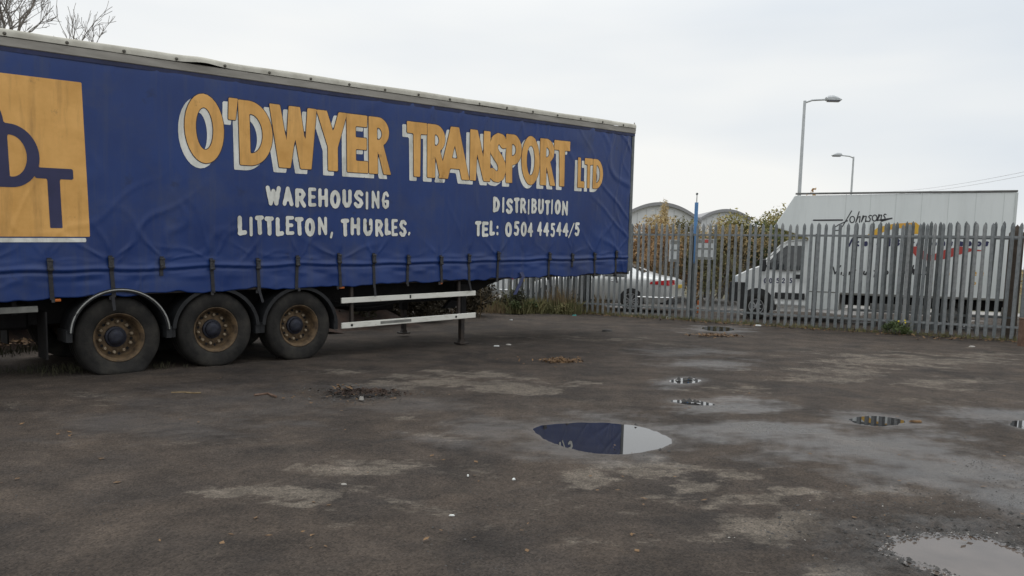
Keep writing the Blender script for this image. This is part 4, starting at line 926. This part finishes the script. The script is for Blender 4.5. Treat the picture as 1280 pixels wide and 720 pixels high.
# ------------------------------------------------------------------ street lamps, pole, boards, bollards, cables
def lamp(px, ytop, Y, right, label, armpx):
    t = at(px, ytop, Y); s_ = 1 if right else -1; h = t[2]; arm = armpx * Y / F
    e = empty('street_lamp', (t[0], t[1], -.1), 0, label, 'street lamp', 'street lamps')
    MB().tube([(0, 0, 0), (0, 0, h * .25), (0, 0, h + .1)], [.11, .085, .055], 10).build('pole', 'lamp_steel', e)
    MB().tube([(0, 0, h + .02), (s_ * arm * .35, 0, h + .13), (s_ * arm, 0, h + .17)], .038, 8).build('arm', 'lamp_steel', e)
    hl = .62 * arm if arm > .9 else .55
    hl = max(.62, hl)
    P = [(0, .10), (.10, .15), (.45, .17), (.8, .10), (1, .02), (1, -.02), (.9, -.035), (.05, -.035)]
    x0 = s_ * arm; V = []
    for y, k in ((-.15, .55), (-.09, 1), (.09, 1), (.15, .55)): V += [(x0 + s_ * p[0] * hl, y, h + .16 + p[1] * k) for p in P]
    n = len(P); MB().add(V, [tuple(range(n)), tuple(range(4 * n - 1, 3 * n - 1, -1))] + [(r * n + i, r * n + (i + 1) % n, (r + 1) * n + (i + 1) % n, (r + 1) * n + i) for r in range(3) for i in range(n)]).build('lamp_head', 'lamp_steel', e)
    MB().cbox((min(x0 + s_ * .1 * hl, x0 + s_ * .92 * hl), -.11, h + .085), (max(x0 + s_ * .1 * hl, x0 + s_ * .92 * hl), .11, h + .122), .015).build('lamp_lens', 'lamp_glass', e)
lamp(1006, 126, 35, True, 'taller nearer street lamp with its head pointing right above the van', 25.5)
lamp(1067, 196, 55, False, 'smaller farther street lamp with its head pointing left', 15)
b = at(864, 400, 22.6); tp_ = at(866, 253, 22.6)
e = empty('blue_pole', (b[0], b[1], -.1), 0, 'slim bright blue pole with a thin white tip behind the fence', 'pole')
zl = at(864, 327, 22.6)[2] + .1
MB().tube([(0, 0, 0), (0, 0, zl)], .05, 12).build('lower_shaft', 'galv_dull', e); MB().tube([(0, 0, zl - .05), (0, 0, tp_[2] + .1)], .05, 12).build('blue_sleeve', 'pole_blue', e)
MB().tube([(0, 0, tp_[2] + .1), (0, 0, tp_[2] + .36)], .016, 6).build('tip', 'trim_white', e); MB().lathe([(-.03, 0), (-.02, .03), (.02, .03), (.03, 0)], (0, 0, tp_[2] + .33), 10).build('fitting', 'galv_dull', e)
def board(x0, x1, y0, y1, Y, label, red):
    a = at(x0, y1, Y); c_ = at(x1, y0, Y); w, h0, h1 = c_[0] - a[0], a[2], c_[2]
    e = empty('notice_board', (a[0], Y, -.1), 0, label, 'sign', 'notice boards beyond the fence')
    MB().cbox((0, 0, h0 + .1), (w, .04, h1 + .1), .006).build('panel', 'sign_white', e)
    for x in (.06, w - .12): MB().box((x, .042, 0), (x + .06, .10, h1 + .05)).build('post', 'galv_dull', e)
    for f0, f1 in ((.80, .98), (.48, .56), (.02, .12)): MB().box((.03, -.006, h0 + .1 + f0 * (h1 - h0)), (w - .03, -.001, h0 + .1 + f1 * (h1 - h0))).build('text_band', 'grey_and_shaded_white', e)
    if red: MB().box((w * .5, -.012, h1 + .1 - .18 * (h1 - h0)), (w * .68, -.007, h1 + .085)).build('red_patch', 'red_print', e)
board(836, 850, 300, 327, 27.5, 'white notice board left of the blue pole', False); board(868, 893, 299, 324, 27.5, 'white notice board with a red patch right of the blue pole', True)
for i, (px, c, lab) in enumerate([(868.5, 'trim_white', 'white bollard nearest the blue pole beyond the fence'), (874.5, 'trim_white', 'white bollard beside the dark one beyond the fence'), (881, 'sign_black', 'dark bollard with a pale cap beyond the fence')]):
    g = gp(px, 372); e = empty('bollard', (g[0], g[1], -.1), 0, lab, 'bollard', 'bollards across the road'); tz = at(px, 339, g[1])[2]
    MB().tube([(0, 0, 0), (0, 0, tz)], .075, 10).build('shaft', c, e); MB().lathe([(0, .078)], (0, 0, 0), 3) ; MB().tube([(0, 0, tz), (0, 0, tz + .12)], [.08, .05], 10).build('cap', 'trim_white', e)
g = gp(873, 391); e = empty('marker_post', (g[0], g[1], -.05), 0, 'small orange marker post low behind the gate', 'post'); MB().cbox((-.05, -.03, 0), (.05, .03, .42), .01).build('shaft', 'marker_orange', e); MB().cbox((-.054, -.034, .22), (.054, .034, .29), .004).build('band', 'trim_white', e)
for k, (ya, yb) in enumerate(((212, 240), (217, 243))):
    A = at(1330, ya - 8, 70); B = at(1090, yb, 150); pts = [A + (B - A) * t + np.array([0, 0, -1.6 * 4 * t * (1 - t) * .4]) for t in np.linspace(0, 1, 14)]
    o = MB().tube(pts, .018, 5).build('overhead_cable', 'cable'); tag(o, ('upper' if k == 0 else 'lower') + ' of the two faint overhead cables at the right of the sky', 'cable', 'overhead cables')

# ------------------------------------------------------------------ barrel-roofed sheds far behind
def shed(xl, xr, yb, yt, Y, label):
    a = at(xl, yb, Y); c_ = at(xr, yb, Y); t = at((xl + xr) / 2, yt, Y); w = c_[0] - a[0]; ze, zt = a[2], t[2]; D = 45.
    e = empty('warehouse', (a[0], Y, -.1), 0, label, 'building', 'curved-roof warehouses'); n = 28
    arc = [(w * i / n, ze + (zt - ze) * (1 - (2 * i / n - 1) ** 2) + .1) for i in range(n + 1)]
    MB().prism([(0, 0)] + arc + [(w, 0)], .0, .25).build('gable_wall', 'cladding', e)
    for i in range(1, 9): MB().box((w * i / 9, -.03, .2), (w * i / 9 + .10, -.004, float(np.interp(w * i / 9, [p[0] for p in arc], [p[1] for p in arc])) - .3)).build('cladding_rib', 'shed_trim', e)
    up = [(x, z + .45) for x, z in arc]; MB().prism(arc + up[::-1], -.5, D).build('roof', 'roof_grey', e)
    MB().box((0, .26, 0), (.25, D, ze)).build('side_wall', 'cladding', e); MB().box((w - .25, .26, 0), (w, D, ze)).build('side_wall', 'cladding', e)
    MB().box((w * .30, -.06, 0), (w * .48, -.031, 4.5)).build('roller_door', 'shed_trim', e)
shed(773, 876, 277, 257, 115, 'nearer warehouse with a curved grey roof beside the trailer'); shed(876, 938, 275, 265, 130, 'farther warehouse with a curved roof right of the blue pole')

# ------------------------------------------------------------------ vegetation
def leaf_mesh(name, C, R, n, size, material, parent, up=.0, shell=.5, stalk=False, seed=1):
    g = np.random.default_rng(seed); C = np.atleast_2d(C); R = np.atleast_2d(R); k = g.integers(0, len(C), n)
    d = g.normal(size=(n, 3)); d /= np.linalg.norm(d, axis=1)[:, None]
    rad = g.uniform(0, 1, n) ** shell
    P = C[k] + d * rad[:, None] * R[k] * g.uniform(.75, 1.1, (n, 1)); P[:, 2] = np.maximum(P[:, 2], .02)
    a = g.normal(size=(n, 3)); a[:, 2] += up * 3; a /= np.linalg.norm(a, axis=1)[:, None]
    b = np.cross(a, g.normal(size=(n, 3))); b /= np.linalg.norm(b, axis=1)[:, None]
    s = size * g.uniform(.6, 1.5, n)[:, None]; w = s * (.12 if stalk else .42)
    V = np.stack([P - a * s, P + b * w, P + a * s, P - b * w], 1).reshape(-1, 3)
    return raw(name, V, np.arange(4 * n).reshape(-1, 4), material, parent)
def branches(mb, p, d, L, r, depth, g, spread=.5, up=.12, minr=.004, nseg=3, kids=(2, 4), sides=5):
    pts = [p]; rr = [r]
    for i in range(nseg):
        d = d + g.normal(size=3) * .12 + np.array([0, 0, up * .4]); d /= np.linalg.norm(d)
        p = p + d * L / nseg; pts.append(p); rr.append(max(minr, r * (1 - .45 * (i + 1) / nseg)))
    mb.tube(pts, rr, sides if r > .015 else 4, cap=False)
    if depth <= 0: return
    for k in range(g.integers(*kids)):
        t = g.uniform(.35, 1); i = min(int(t * nseg), nseg - 1); q = pts[i] + (pts[i + 1] - pts[i]) * (t * nseg - i)
        e = d + g.normal(size=3) * spread; e[2] += up; e /= np.linalg.norm(e)
        branches(mb, q, e, L * g.uniform(.5, .8), max(minr, rr[i + 1] * .7), depth - 1, g, spread, up, minr, nseg, kids, sides)
    branches(mb, p, d + g.normal(size=3) * .2, L * .75, max(minr, rr[-1]), depth - 1, g, spread, up, minr, nseg, kids, sides)
def bare_tree(px, Y, h0, h, label, seed, r=.09, depth=5, lean=(0, 0, 1)):
    b = at(px, 300, Y); g = np.random.default_rng(seed); e = empty('bare_tree', (b[0], b[1], -.05), 0, label, 'tree', 'bare trees behind the trailer')
    mb = MB().tube([(0, 0, 0), (0, .02, h0 * .5), (.03, 0, h0)], [r * 1.35, r * 1.1, r], 9); mb.build('trunk', 'bark', e)
    br = MB()
    for k in range(4):
        a = k * 1.57 + g.uniform(0, 1); d = np.array([.45 * math.cos(a), .45 * math.sin(a), 1]) * np.array([1, 1, 1]); d += (np.array(lean) - [0, 0, 1]); d /= np.linalg.norm(d)
        branches(br, np.array([.03, 0, h0 - .25 * k * .5]), d, h * .34, r * .55, depth, g, .42, .16, .0042, 3, (2, 4))
    br.build('crown', 'bark', e)
bare_tree(12, 17.5, 5.1, 3.3, 'leafless tree rising above the rear of the trailer at top left', 5, .09, 4)
bare_tree(101, 16.5, 5.45, 1.5, 'thin leafless sapling poking above the trailer roof', 11, .022, 2)
bare_tree(122, 17, 5.6, 1.0, 'smallest bare twig above the trailer roof', 23, .018, 2)

def shrub(px, ytop, Y, wid, label, m, n, leaf, stems='bark', name='shrub', seed=1, grp='shrubs beyond the fence', parts=7, tall=1., up=0., stalk=False, dens=.6):
    t = at(px, ytop, Y); h = t[2] + .05; e = empty(name, (t[0], t[1], -.1), 0, label, name.replace('_', ' ').split()[-1], grp); g = np.random.default_rng(seed)
    C = np.array([[g.uniform(-.5, .5) * wid, g.uniform(-.35, .35) * wid, h * g.uniform(.3, .82)] for _ in range(parts)] + [[0, 0, h * .55], [g.uniform(-.1, .1) * wid, 0, h * .78]])
    R = np.array([[wid * g.uniform(.16, .30), wid * g.uniform(.16, .30), h * g.uniform(.14, .26)] for _ in range(parts)] + [[wid * .38, wid * .3, h * .42], [wid * .2, wid * .2, h * .22]])
    leaf_mesh('foliage', C, R, n, leaf, m, e, up, dens, stalk, seed)
    mb = MB()
    for k in range(6):
        a = g.uniform(0, 6.28); branches(mb, np.array([.1 * math.cos(a), .1 * math.sin(a), 0.]), np.array([.3 * math.cos(a), .3 * math.sin(a), 1.]), h * .36, .03, 2, g, .4, .2, .006)
    mb.build('stems', stems, e)
SH = [(640, 300, 30, 3.2, 'dense olive shrub beyond the fence behind the trailer nose', 'leaf_olive', 5000, .07), (720, 292, 31, 3.4, 'brown shrub beyond the fence behind the trailer front', 'leaf_tan', 5000, .07),
      (795, 276, 31, 3.0, 'rusty brown shrub against the trailer edge', 'leaf_rust', 6500, .06), (829, 262, 33, 3.2, 'broad tan shrub in front of the nearer warehouse', 'leaf_straw', 6000, .06),
      (852, 263, 34, 1.7, 'rounded dark green shrub left of the blue pole', 'leaf_olive', 4000, .06), (838, 279, 30, 1.9, 'low reddish shrub above the fence tops', 'leaf_rust', 3500, .05),
      (872, 279, 31, 2.2, 'brown shrub right behind the blue pole', 'leaf_tan', 4500, .05), (902, 266, 33, 2.3, 'tan shrub in front of the farther warehouse', 'leaf_straw', 5000, .055), (888, 284, 29.5, 2.2, 'low olive shrub under the farther warehouse', 'leaf_olive', 4200, .05),
      (920, 274, 30, 2.3, 'olive brown shrub between warehouse and van', 'leaf_tan', 5000, .05), (1100, 300, 31, 4.5, 'shrub hidden mostly by the van box', 'leaf_olive', 4000, .07), (1200, 300, 30, 4.5, 'shrub behind the rear of the van box', 'leaf_tan', 4000, .07)]
for i, (px, yt, Y, w, lab, m, n, lf) in enumerate(SH): shrub(px, yt, Y, w, lab, m, n, lf, seed=30 + i)
shrub(831, 245, 33.5, .95, 'tall straw coloured plume standing above the shrubs', 'leaf_straw', 4200, .10, 'dry_stalk', 'plume_grass', 60, None, 5, up=.6, stalk=True, dens=.5)
shrub(962, 257, 32, 3.3, 'green and bronze leafy tree left of the van roof', 'leaf_gold', 13000, .065, 'bark', 'small_tree', 61, None, 13, dens=.7)
shrub(975, 262, 31.5, 2.2, 'bronze bush tucked against the van roof slope', 'leaf_tan', 5000, .06, 'bark', 'shrub', 63)
shrub(940, 270, 30.5, 2.4, 'bright green bush left of the van cab', 'leaf_green', 4200, .06, 'bark', 'shrub', 64)
shrub(1018, 231, 40, .9, 'orange autumn treetop peeping over the van roof', 'leaf_autumn', 1300, .08, 'bark', 'autumn_tree', 62, None, 5)

# earth bank with brambles behind the trailer
def tr(s, w, z=0.): return TO + _Xw * s + np.array([-math.cos(YAW), math.sin(YAW), 0]) * w + np.array([0, 0, z])
bs = np.linspace(-14, 8.2, 90); bw = np.linspace(3.1, 12, 30); V = []
for s_ in bs:
    for w_ in bw:
        end = float(sstep(8.2, 6.2, s_)); zz = 1.25 * float(sstep(3.1, 5.6, w_ + .35 * W1(s_, 0., 2.))) * end + .07 * W2(s_, w_, .9) * end - .05
        V.append(tr(s_, w_ + .1 * W3(s_, w_, 1.), zz))
o = raw('earth_bank', V, [(i * 30 + k, i * 30 + k + 1, (i + 1) * 30 + k + 1, (i + 1) * 30 + k) for i in range(89) for k in range(29)], 'soil', smooth=True); tag(o, kind='structure')
for i, (s_, w_, rx, h_, m, lab) in enumerate([(-3.6, 6.2, 1.5, 2.6, 'leaf_dark', 'dark bramble thicket behind the trailer rear'), (-.6, 6.0, 1.5, 2.5, 'leaf_dark', 'dark bramble thicket behind the rear wheels'), (2.0, 6.1, 1.5, 2.5, 'leaf_dark', 'dark bramble thicket behind the front wheels'),
        (4.3, 6.0, 1.4, 2.3, 'leaf_olive', 'olive bramble thicket seen between the white guard boards'), (6.4, 6.6, 1.3, 2.2, 'leaf_dark', 'dark bush beside the landing legs against the fence'), (3.0, 4.3, 1.0, 1.5, 'leaf_dark', 'low dark bramble behind the white guard boards'), (4.7, 4.6, 1.0, 1.6, 'leaf_dark', 'dark bramble right behind the guard boards'), (6.2, 4.9, .9, 1.5, 'leaf_dark', 'dark bramble behind the landing legs'), (1.2, 4.2, 1.0, 1.5, 'leaf_dark', 'low dark bramble behind the wheels'), (-.8, 4.3, .9, 1.3, 'leaf_dark', 'low dark bramble behind the rearmost wheel')]):
    b = tr(s_, w_); e = empty('bramble_bush', (b[0], b[1], .0), 0, lab, 'bush', 'bramble bushes on the bank'); g = np.random.default_rng(90 + i)
    C = np.array([[g.uniform(-1, 1) * rx * .8, g.uniform(-.6, .6) * rx, g.uniform(.25, .8) * h_] for _ in range(10)]); R = np.array([[rx * .45, rx * .45, h_ * .28]] * 10)
    leaf_mesh('foliage', C, R, 4500, .055, m, e, 0, .5, False, 90 + i)
    mb = MB()
    for k in range(5): branches(mb, np.array([g.uniform(-.5, .5), g.uniform(-.4, .4), 0.]), np.array([g.uniform(-.4, .4), g.uniform(-.4, .4), 1.]), h_ * .5, .015, 2, g, .5, .1, .004)
    mb.build('stems', 'bark', e)

for i, (px, py, h_, lab) in enumerate([(452, 405, 1.5, 'dark undergrowth clump left behind the white guard boards'), (497, 402, 1.5, 'dark undergrowth clump behind the middle of the guard boards'), (540, 399, 1.6, 'dark undergrowth clump behind the right half of the guard boards'), (577, 396.5, 1.05, 'dark undergrowth clump just left of the landing leg')]):
    b = gp(px, py); e = empty('undergrowth', (b[0], b[1], 0), 0, lab, 'bush', 'undergrowth behind the trailer'); g = np.random.default_rng(190 + i)
    C = np.array([[g.uniform(-.8, .8), g.uniform(0, .9), g.uniform(.1, .8) * h_] for _ in range(12)])
    leaf_mesh('foliage', C, np.array([[.5, .4, h_ * .25]] * 12), 4200, .05, 'leaf_under', e, 0, .5, False, 190 + i)
    mb = MB()
    for k in range(6): branches(mb, np.array([g.uniform(-.6, .6), g.uniform(-.1, .3), 0.]), np.array([g.uniform(-.4, .4), g.uniform(-.4, .2), 1.]), h_ * .5, .012, 2, g, .5, .1, .004)
    mb.build('stems', 'dry_stalk', e)

def tufts(name, centres, n, h, material, label, seed, spread=.15, wid=.006, lean=.35):
    g = np.random.default_rng(seed); C = np.array(centres); k = g.integers(0, len(C), n)
    sp_ = np.broadcast_to(np.array(spread), (len(C),))[k]; hh = np.broadcast_to(np.array(h), (len(C),))[k]
    P = C[k] + np.column_stack([g.normal(size=n) * sp_, g.normal(size=n) * sp_, np.zeros(n)])
    a = g.uniform(0, 6.28, n); H = hh * g.uniform(.35, 1.1, n); T = np.column_stack([np.cos(a), np.sin(a), np.zeros(n)]) * (H * np.abs(g.normal(0, lean, n)))[:, None]
    b = g.uniform(0, 6.28, n); Wd = np.column_stack([np.cos(b), np.sin(b), np.zeros(n)]) * wid * g.uniform(.6, 1.6, n)[:, None]
    Z = np.zeros((n, 3)); Z[:, 2] = H
    V = np.stack([P - Wd, P + Wd, P + T * .35 + Z * .6 + Wd * .7, P + T + Z, P + T * .35 + Z * .6 - Wd * .7], 1).reshape(-1, 3)
    o = raw(name, V, np.arange(5 * n).reshape(-1, 5), material); tag(o, label, 'grass', kind='stuff'); return o
g_ = np.random.default_rng(5)
wl = []
for px in np.arange(590, 752, 2.2):
    y = 390 + .012 * (px - 590) + g_.uniform(-4, 1.); wl.append(gp(px, y))
tufts('dry_weeds', wl, 4000, [.42 + .36 * float(np.clip(W1(p[0], 0., 1.2), -.8, 1)) for p in wl], 'dry_stalk', 'dry brown weeds along the foot of the fence', 41, .16, .007, .22)
wl2 = [p for p in wl if W2(p[0], 3., 1.1) > -.15]
tufts('green_weeds', wl2, 5200, .42, 'leaf_olive', 'green weeds along the foot of the fence', 42, .2, .011, .5)
fl_ = [np.array([*(np.array(FP[a]) + (np.array(FP[b_]) - np.array(FP[a])) * t), 0]) - np.array([.05, .10, 0]) for a, b_ in (('c', 'd'), ('d', 'e'), ('e', 'f')) for t in np.linspace(0, 1, 16)]
tufts('fence_grass', fl_, 1500, .13, 'leaf_olive', 'sparse grass under the palisade pales', 43, .08, .006)
tufts('wheel_grass', [gp(x, y) for x, y in [(78, 462), (88, 463), (70, 466), (50, 462), (60, 468), (203, 460), (30, 466), (95, 466)]], 260, .11, 'leaf_dark', 'short grass beside the rearmost trailer wheel', 44, .10, .004)
tufts('bank_grass', [tr(s_, 2.95 + .25 * W1(s_, 1., 1.)) for s_ in np.linspace(-5, 2, 60)], 1800, .12, 'leaf_dark', 'grass strip at the foot of the earth bank', 45, .14, .006)

# flowering plant by the fence and some bushy weeds
def weed_plant(px, py, h, w, label, m, seed, flowers=0, n=700, leaf=.03):
    b = gp(px, py); e = empty('weed_plant', (b[0], b[1], 0), 0, label, 'plant', 'weeds at the fence foot'); g = np.random.default_rng(seed)
    C = np.array([[g.uniform(-.5, .5) * w, g.uniform(-.4, .4) * w, h * g.uniform(.25, .7)] for _ in range(7)])
    leaf_mesh('leaves', C, np.array([[w * .28, w * .28, h * .3]] * 7), n, leaf, m, e, 0, .5, False, seed)
    mb = MB()
    for k in range(7): branches(mb, np.array([g.uniform(-.15, .15) * w, g.uniform(-.15, .15) * w, 0.]), np.array([g.uniform(-.6, .6), g.uniform(-.4, .4), 1.]), h * .6, .007, 1, g, .4, .1, .003)
    mb.build('stems', 'leaf_olive', e)
    for k in range(flowers):
        x, y, z = g.uniform(-.3, .3) * w, -w * .25, h * g.uniform(.8, 1.05); MB().lathe([(-.006, .0), (0, .014), (.008, .02), (.01, 0)], (x, y, z), 9).build('flower', 'petal', e)
weed_plant(1125, 418, .34, .55, 'leafy green weed with yellow flowers at the fence foot', 'leaf_green', 71, 3)
weed_plant(640, 391, .85, .6, 'dark green bushy weed below the loose blue strap', 'leaf_dark', 72, 0, 1200, .035)
weed_plant(692, 392, .35, .8, 'low spreading green weed under the trailer nose', 'leaf_olive', 73, 0, 900)
weed_plant(725, 391, .5, .5, 'dark weed clump nearest the silver car', 'leaf_dark', 74, 0, 900)
weed_plant(655, 392, .4, .6, 'light green weed clump next to the dark bushy one', 'leaf_green', 75, 0, 800)

# ------------------------------------------------------------------ leaves, litter, sticks, stones
def scatter_leaves(name, centres, n, size, material, label, spread, seed, flat=.25, zs=.02):
    g = np.random.default_rng(seed); C = np.array(centres); k = g.integers(0, len(C), n); s2 = np.array(spread)[k] if np.ndim(spread) > 1 else np.tile(spread, (n, 1))
    P = C[k] + np.column_stack([g.normal(size=n) * s2[:, 0], g.normal(size=n) * s2[:, 1], np.abs(g.normal(size=n)) * zs + .006])
    a = g.uniform(0, 6.28, n); A = np.column_stack([np.cos(a), np.sin(a), g.normal(0, flat, n)]); B = np.column_stack([-np.sin(a), np.cos(a), g.normal(0, flat, n)])
    s = size * g.uniform(.5, 1.4, n)[:, None]; V = np.stack([P - A * s, P + B * s * .5, P + A * s, P - B * s * .5], 1).reshape(-1, 3)
    o = raw(name, V, np.arange(4 * n).reshape(-1, 4), material); tag(o, label, 'leaves', kind='stuff')
scatter_leaves('leaf_pile', [gp(701, 452)], 420, .024, 'dead_leaf', 'brown pile of dead leaves in the middle of the yard', (.15, .11), 81, .4, .022)
scatter_leaves('leaf_drift', [gp(880, 420), gp(893, 419.5), gp(905, 420)], 260, .035, 'dead_leaf', 'drift of brown leaves beside the gate puddle', (.18, .16), 82, .35)
scatter_leaves('pothole_debris', [gp(430, 491), gp(445, 490), gp(462, 490), gp(478, 491)], 700, .02, 'soil', 'dark wet debris filling the pothole before the wheels', (.12, .12), 83, .35, .006)
scatter_leaves('pothole_leaves', [gp(428, 488), gp(435, 487)], 26, .03, 'dead_leaf', 'few tan leaves at the edge of the pothole', (.07, .05), 84, .4, .04)
scatter_leaves('fence_leaves', [p - np.array([0.05, .25, 0]) for p in fl_] + [gp(x, 424) for x in (1150, 1165, 1180, 1200, 1220, 1240)], 650, .035, 'dead_leaf', 'fallen leaves gathered along the fence', (.25, .16), 85, .3)
scatter_leaves('bank_leaves', [tr(s_, w_, .05 + .5 * (w_ - 3.2)) for s_ in np.linspace(-6, 0, 14) for w_ in (3.3, 3.8, 4.3)], 2600, .045, 'dead_leaf', 'fallen leaves covering the earth bank behind the trailer', (.3, .25), 86, .4)
_sl = [gp(rng.uniform(0, 1280), rng.uniform(430, 700)) for _ in range(120)]
scatter_leaves('stray_leaves', _sl, 130, .022, 'dead_leaf', 'stray flattened leaves scattered over the whole yard', (.05, .05), 87, .12, .004)
scatter_leaves('pile_fringe', [gp(701, 452), gp(893, 420), gp(445, 492)], 160, .022, 'dead_leaf', 'loose leaves fringing the leaf piles and the pothole', (.5, .35), 88, .15, .004)
def litter(px, py, w, d, h, label, m='litter_white', ang=0., name='litter', cat='litter'):
    b = gp(px, py); g = random.Random(int(px)); n = 7
    ring = [(w / 2 * math.cos(6.283 * i / n) * g.uniform(.7, 1.1), d / 2 * math.sin(6.283 * i / n) * g.uniform(.7, 1.1)) for i in range(n)]
    V = [(x, y, 0) for x, y in ring] + [(x * .8, y * .8, h * g.uniform(.7, 1.1)) for x, y in ring]
    o = MB().add(V, [tuple(range(n, 2 * n))] + [(i, (i + 1) % n, (i + 1) % n + n, i + n) for i in range(n)]).build(name, m); o.location = (b[0], b[1], .004); o.rotation_euler = (0, 0, ang)
    tag(o, label, cat, 'scraps of litter on the yard')
litter(564.5, 645.5, .038, .014, .008, 'white stub lying alone in the lower middle of the asphalt'); litter(430, 606.5, .05, .03, .008, 'pale flat scrap below the pothole on the left', 'stone_pale'); litter(585, 596, .02, .02, .012, 'small white crumb left of the eye-shaped puddle'); litter(642, 600.5, .028, .02, .012, 'white crumb below the eye-shaped puddle')
litter(621, 433, .12, .05, .012, 'flat pale scrap beside the landing leg'); litter(636, 431.5, .12, .06, .02, 'tan scrap right of the landing leg', 'stone_pale'); litter(452, 500, .06, .05, .04, 'white stone chip in front of the pothole', 'stone_pale')
litter(718, 395, .14, .1, .04, 'turquoise scrap near the weeds', 'litter_blue'); litter(639, 400.5, .08, .06, .03, 'tiny white scrap under the trailer nose'); litter(759, 415, .32, .12, .05, 'dark flat lump on the asphalt beyond the leaf pile', 'stone'); litter(1215, 434.5, .16, .08, .03, 'pale scrap near the fence at the right', 'stone_pale'); litter(1144, 528, .16, .07, .02, 'tan leaf beside the small puddle', 'dead_leaf')
litter(947, 407.5, .25, .08, .03, 'white litter strip against the gate'); litter(836, 398.5, .16, .1, .06, 'white litter under the silver car boot')
def stick(pts, r, label, m='dry_stalk'):
    P = [gp(x, y) + np.array([0, 0, r * .8]) for x, y in pts]; o = MB().tube(P, r, 5).build('stick', m); tag(o, label, 'stick', 'sticks on the yard')
stick([(214, 492), (230, 491.5), (243, 492.5), (251, 492)], .012, 'thin pale stick in front of the rear wheels'); stick([(318, 495), (335, 493), (345, 497)], .014, 'dark brown stick between wheels and pothole', 'rust_post')
stick([(902, 715), (921, 714.5), (943, 717)], .003, 'fine dark twig at the bottom edge of the yard', 'bark')
# loose stones round the pothole and the muddy puddle: too many to count
def stones(name, pts, material, label, seed):
    g = np.random.default_rng(seed); V, Fc = [], []
    for (x, y, s) in pts:
        q = np.array([(1, 0, 0), (.2, 1, 0), (-1, .2, 0), (0, -1, 0), (.1, .1, .8)]) * g.uniform(.6, 1.2, (5, 3)) * s; a = g.uniform(0, 6.28); R_ = np.array([[math.cos(a), -math.sin(a), 0], [math.sin(a), math.cos(a), 0], [0, 0, 1]])
        q = q @ R_.T + [x, y, -.002]; b0 = len(V); V += q.tolist(); Fc += [(b0 + i, b0 + (i + 1) % 4, b0 + 4) for i in range(4)]
    o = raw(name, V, Fc, material); tag(o, label, 'gravel', kind='stuff')
def ring_pts(P, n, lo, hi, s0, s1, seed):
    g = np.random.default_rng(seed); out = []
    for _ in range(n):
        i = g.integers(0, len(P)); t = g.uniform(); p = P[i] * (1 - t) + P[(i + 1) % len(P)] * t; c = P.mean(0); d = (p - c) / np.linalg.norm(p - c); p = p + d * (lo + (hi - lo) * g.uniform() ** 1.6)
        out.append((p[0], p[1], s0 + (s1 - s0) * g.uniform() ** 3))
    return out
stones('gravel', ring_pts(POLYS[1], 2600, -.02, .75, .004, .016, 1), 'stone', 'loose dark gravel round the muddy puddle', 1)
stones('pale_gravel', ring_pts(POLYS[1], 160, 0, .9, .004, .009, 2), 'stone_pale', 'few pale chips among the dark gravel', 2)
stones('pothole_gravel', ring_pts(POTHOLE, 500, -.1, .5, .005, .018, 3), 'stone', 'loose stones round the pothole', 3)
gs = []
for k_ in range(4200):
    x, y = (rng.uniform(0, 1280), rng.uniform(450, 720)) if k_ < 2600 else (rng.normal(1170, 90), rng.normal(590, 45)); p = gp(x, min(y, 740))
    if (k_ > 2600 or W1(p[0], p[1], 1.7) > .1) and all(sd_poly(np.array([p[0]]), np.array([p[1]]), Q)[0] > .05 for Q in POLYS[:3]): gs.append((p[0], p[1], rng.uniform(.003, .008)))
stones('yard_grit', gs, 'stone', 'fine dark grit scattered over the yard', 4)
stones('puddle_stones', [(*gp(x, y)[:2], s) for x, y, s in [(848, 474.5, .05), (857, 474.5, .04), (863, 473.5, .05), (868, 472.5, .035), (855, 501.5, .04), (862, 502, .045), (868, 502.5, .05), (872, 503, .04), (794, 531, .02), (836, 564, .025), (825, 562, .02), (1143, 674, .014), (1173, 669, .018), (1202, 668, .015), (1145, 673.5, .012)]], 'stone', 'dark stones breaking the surface of the puddles', 5)
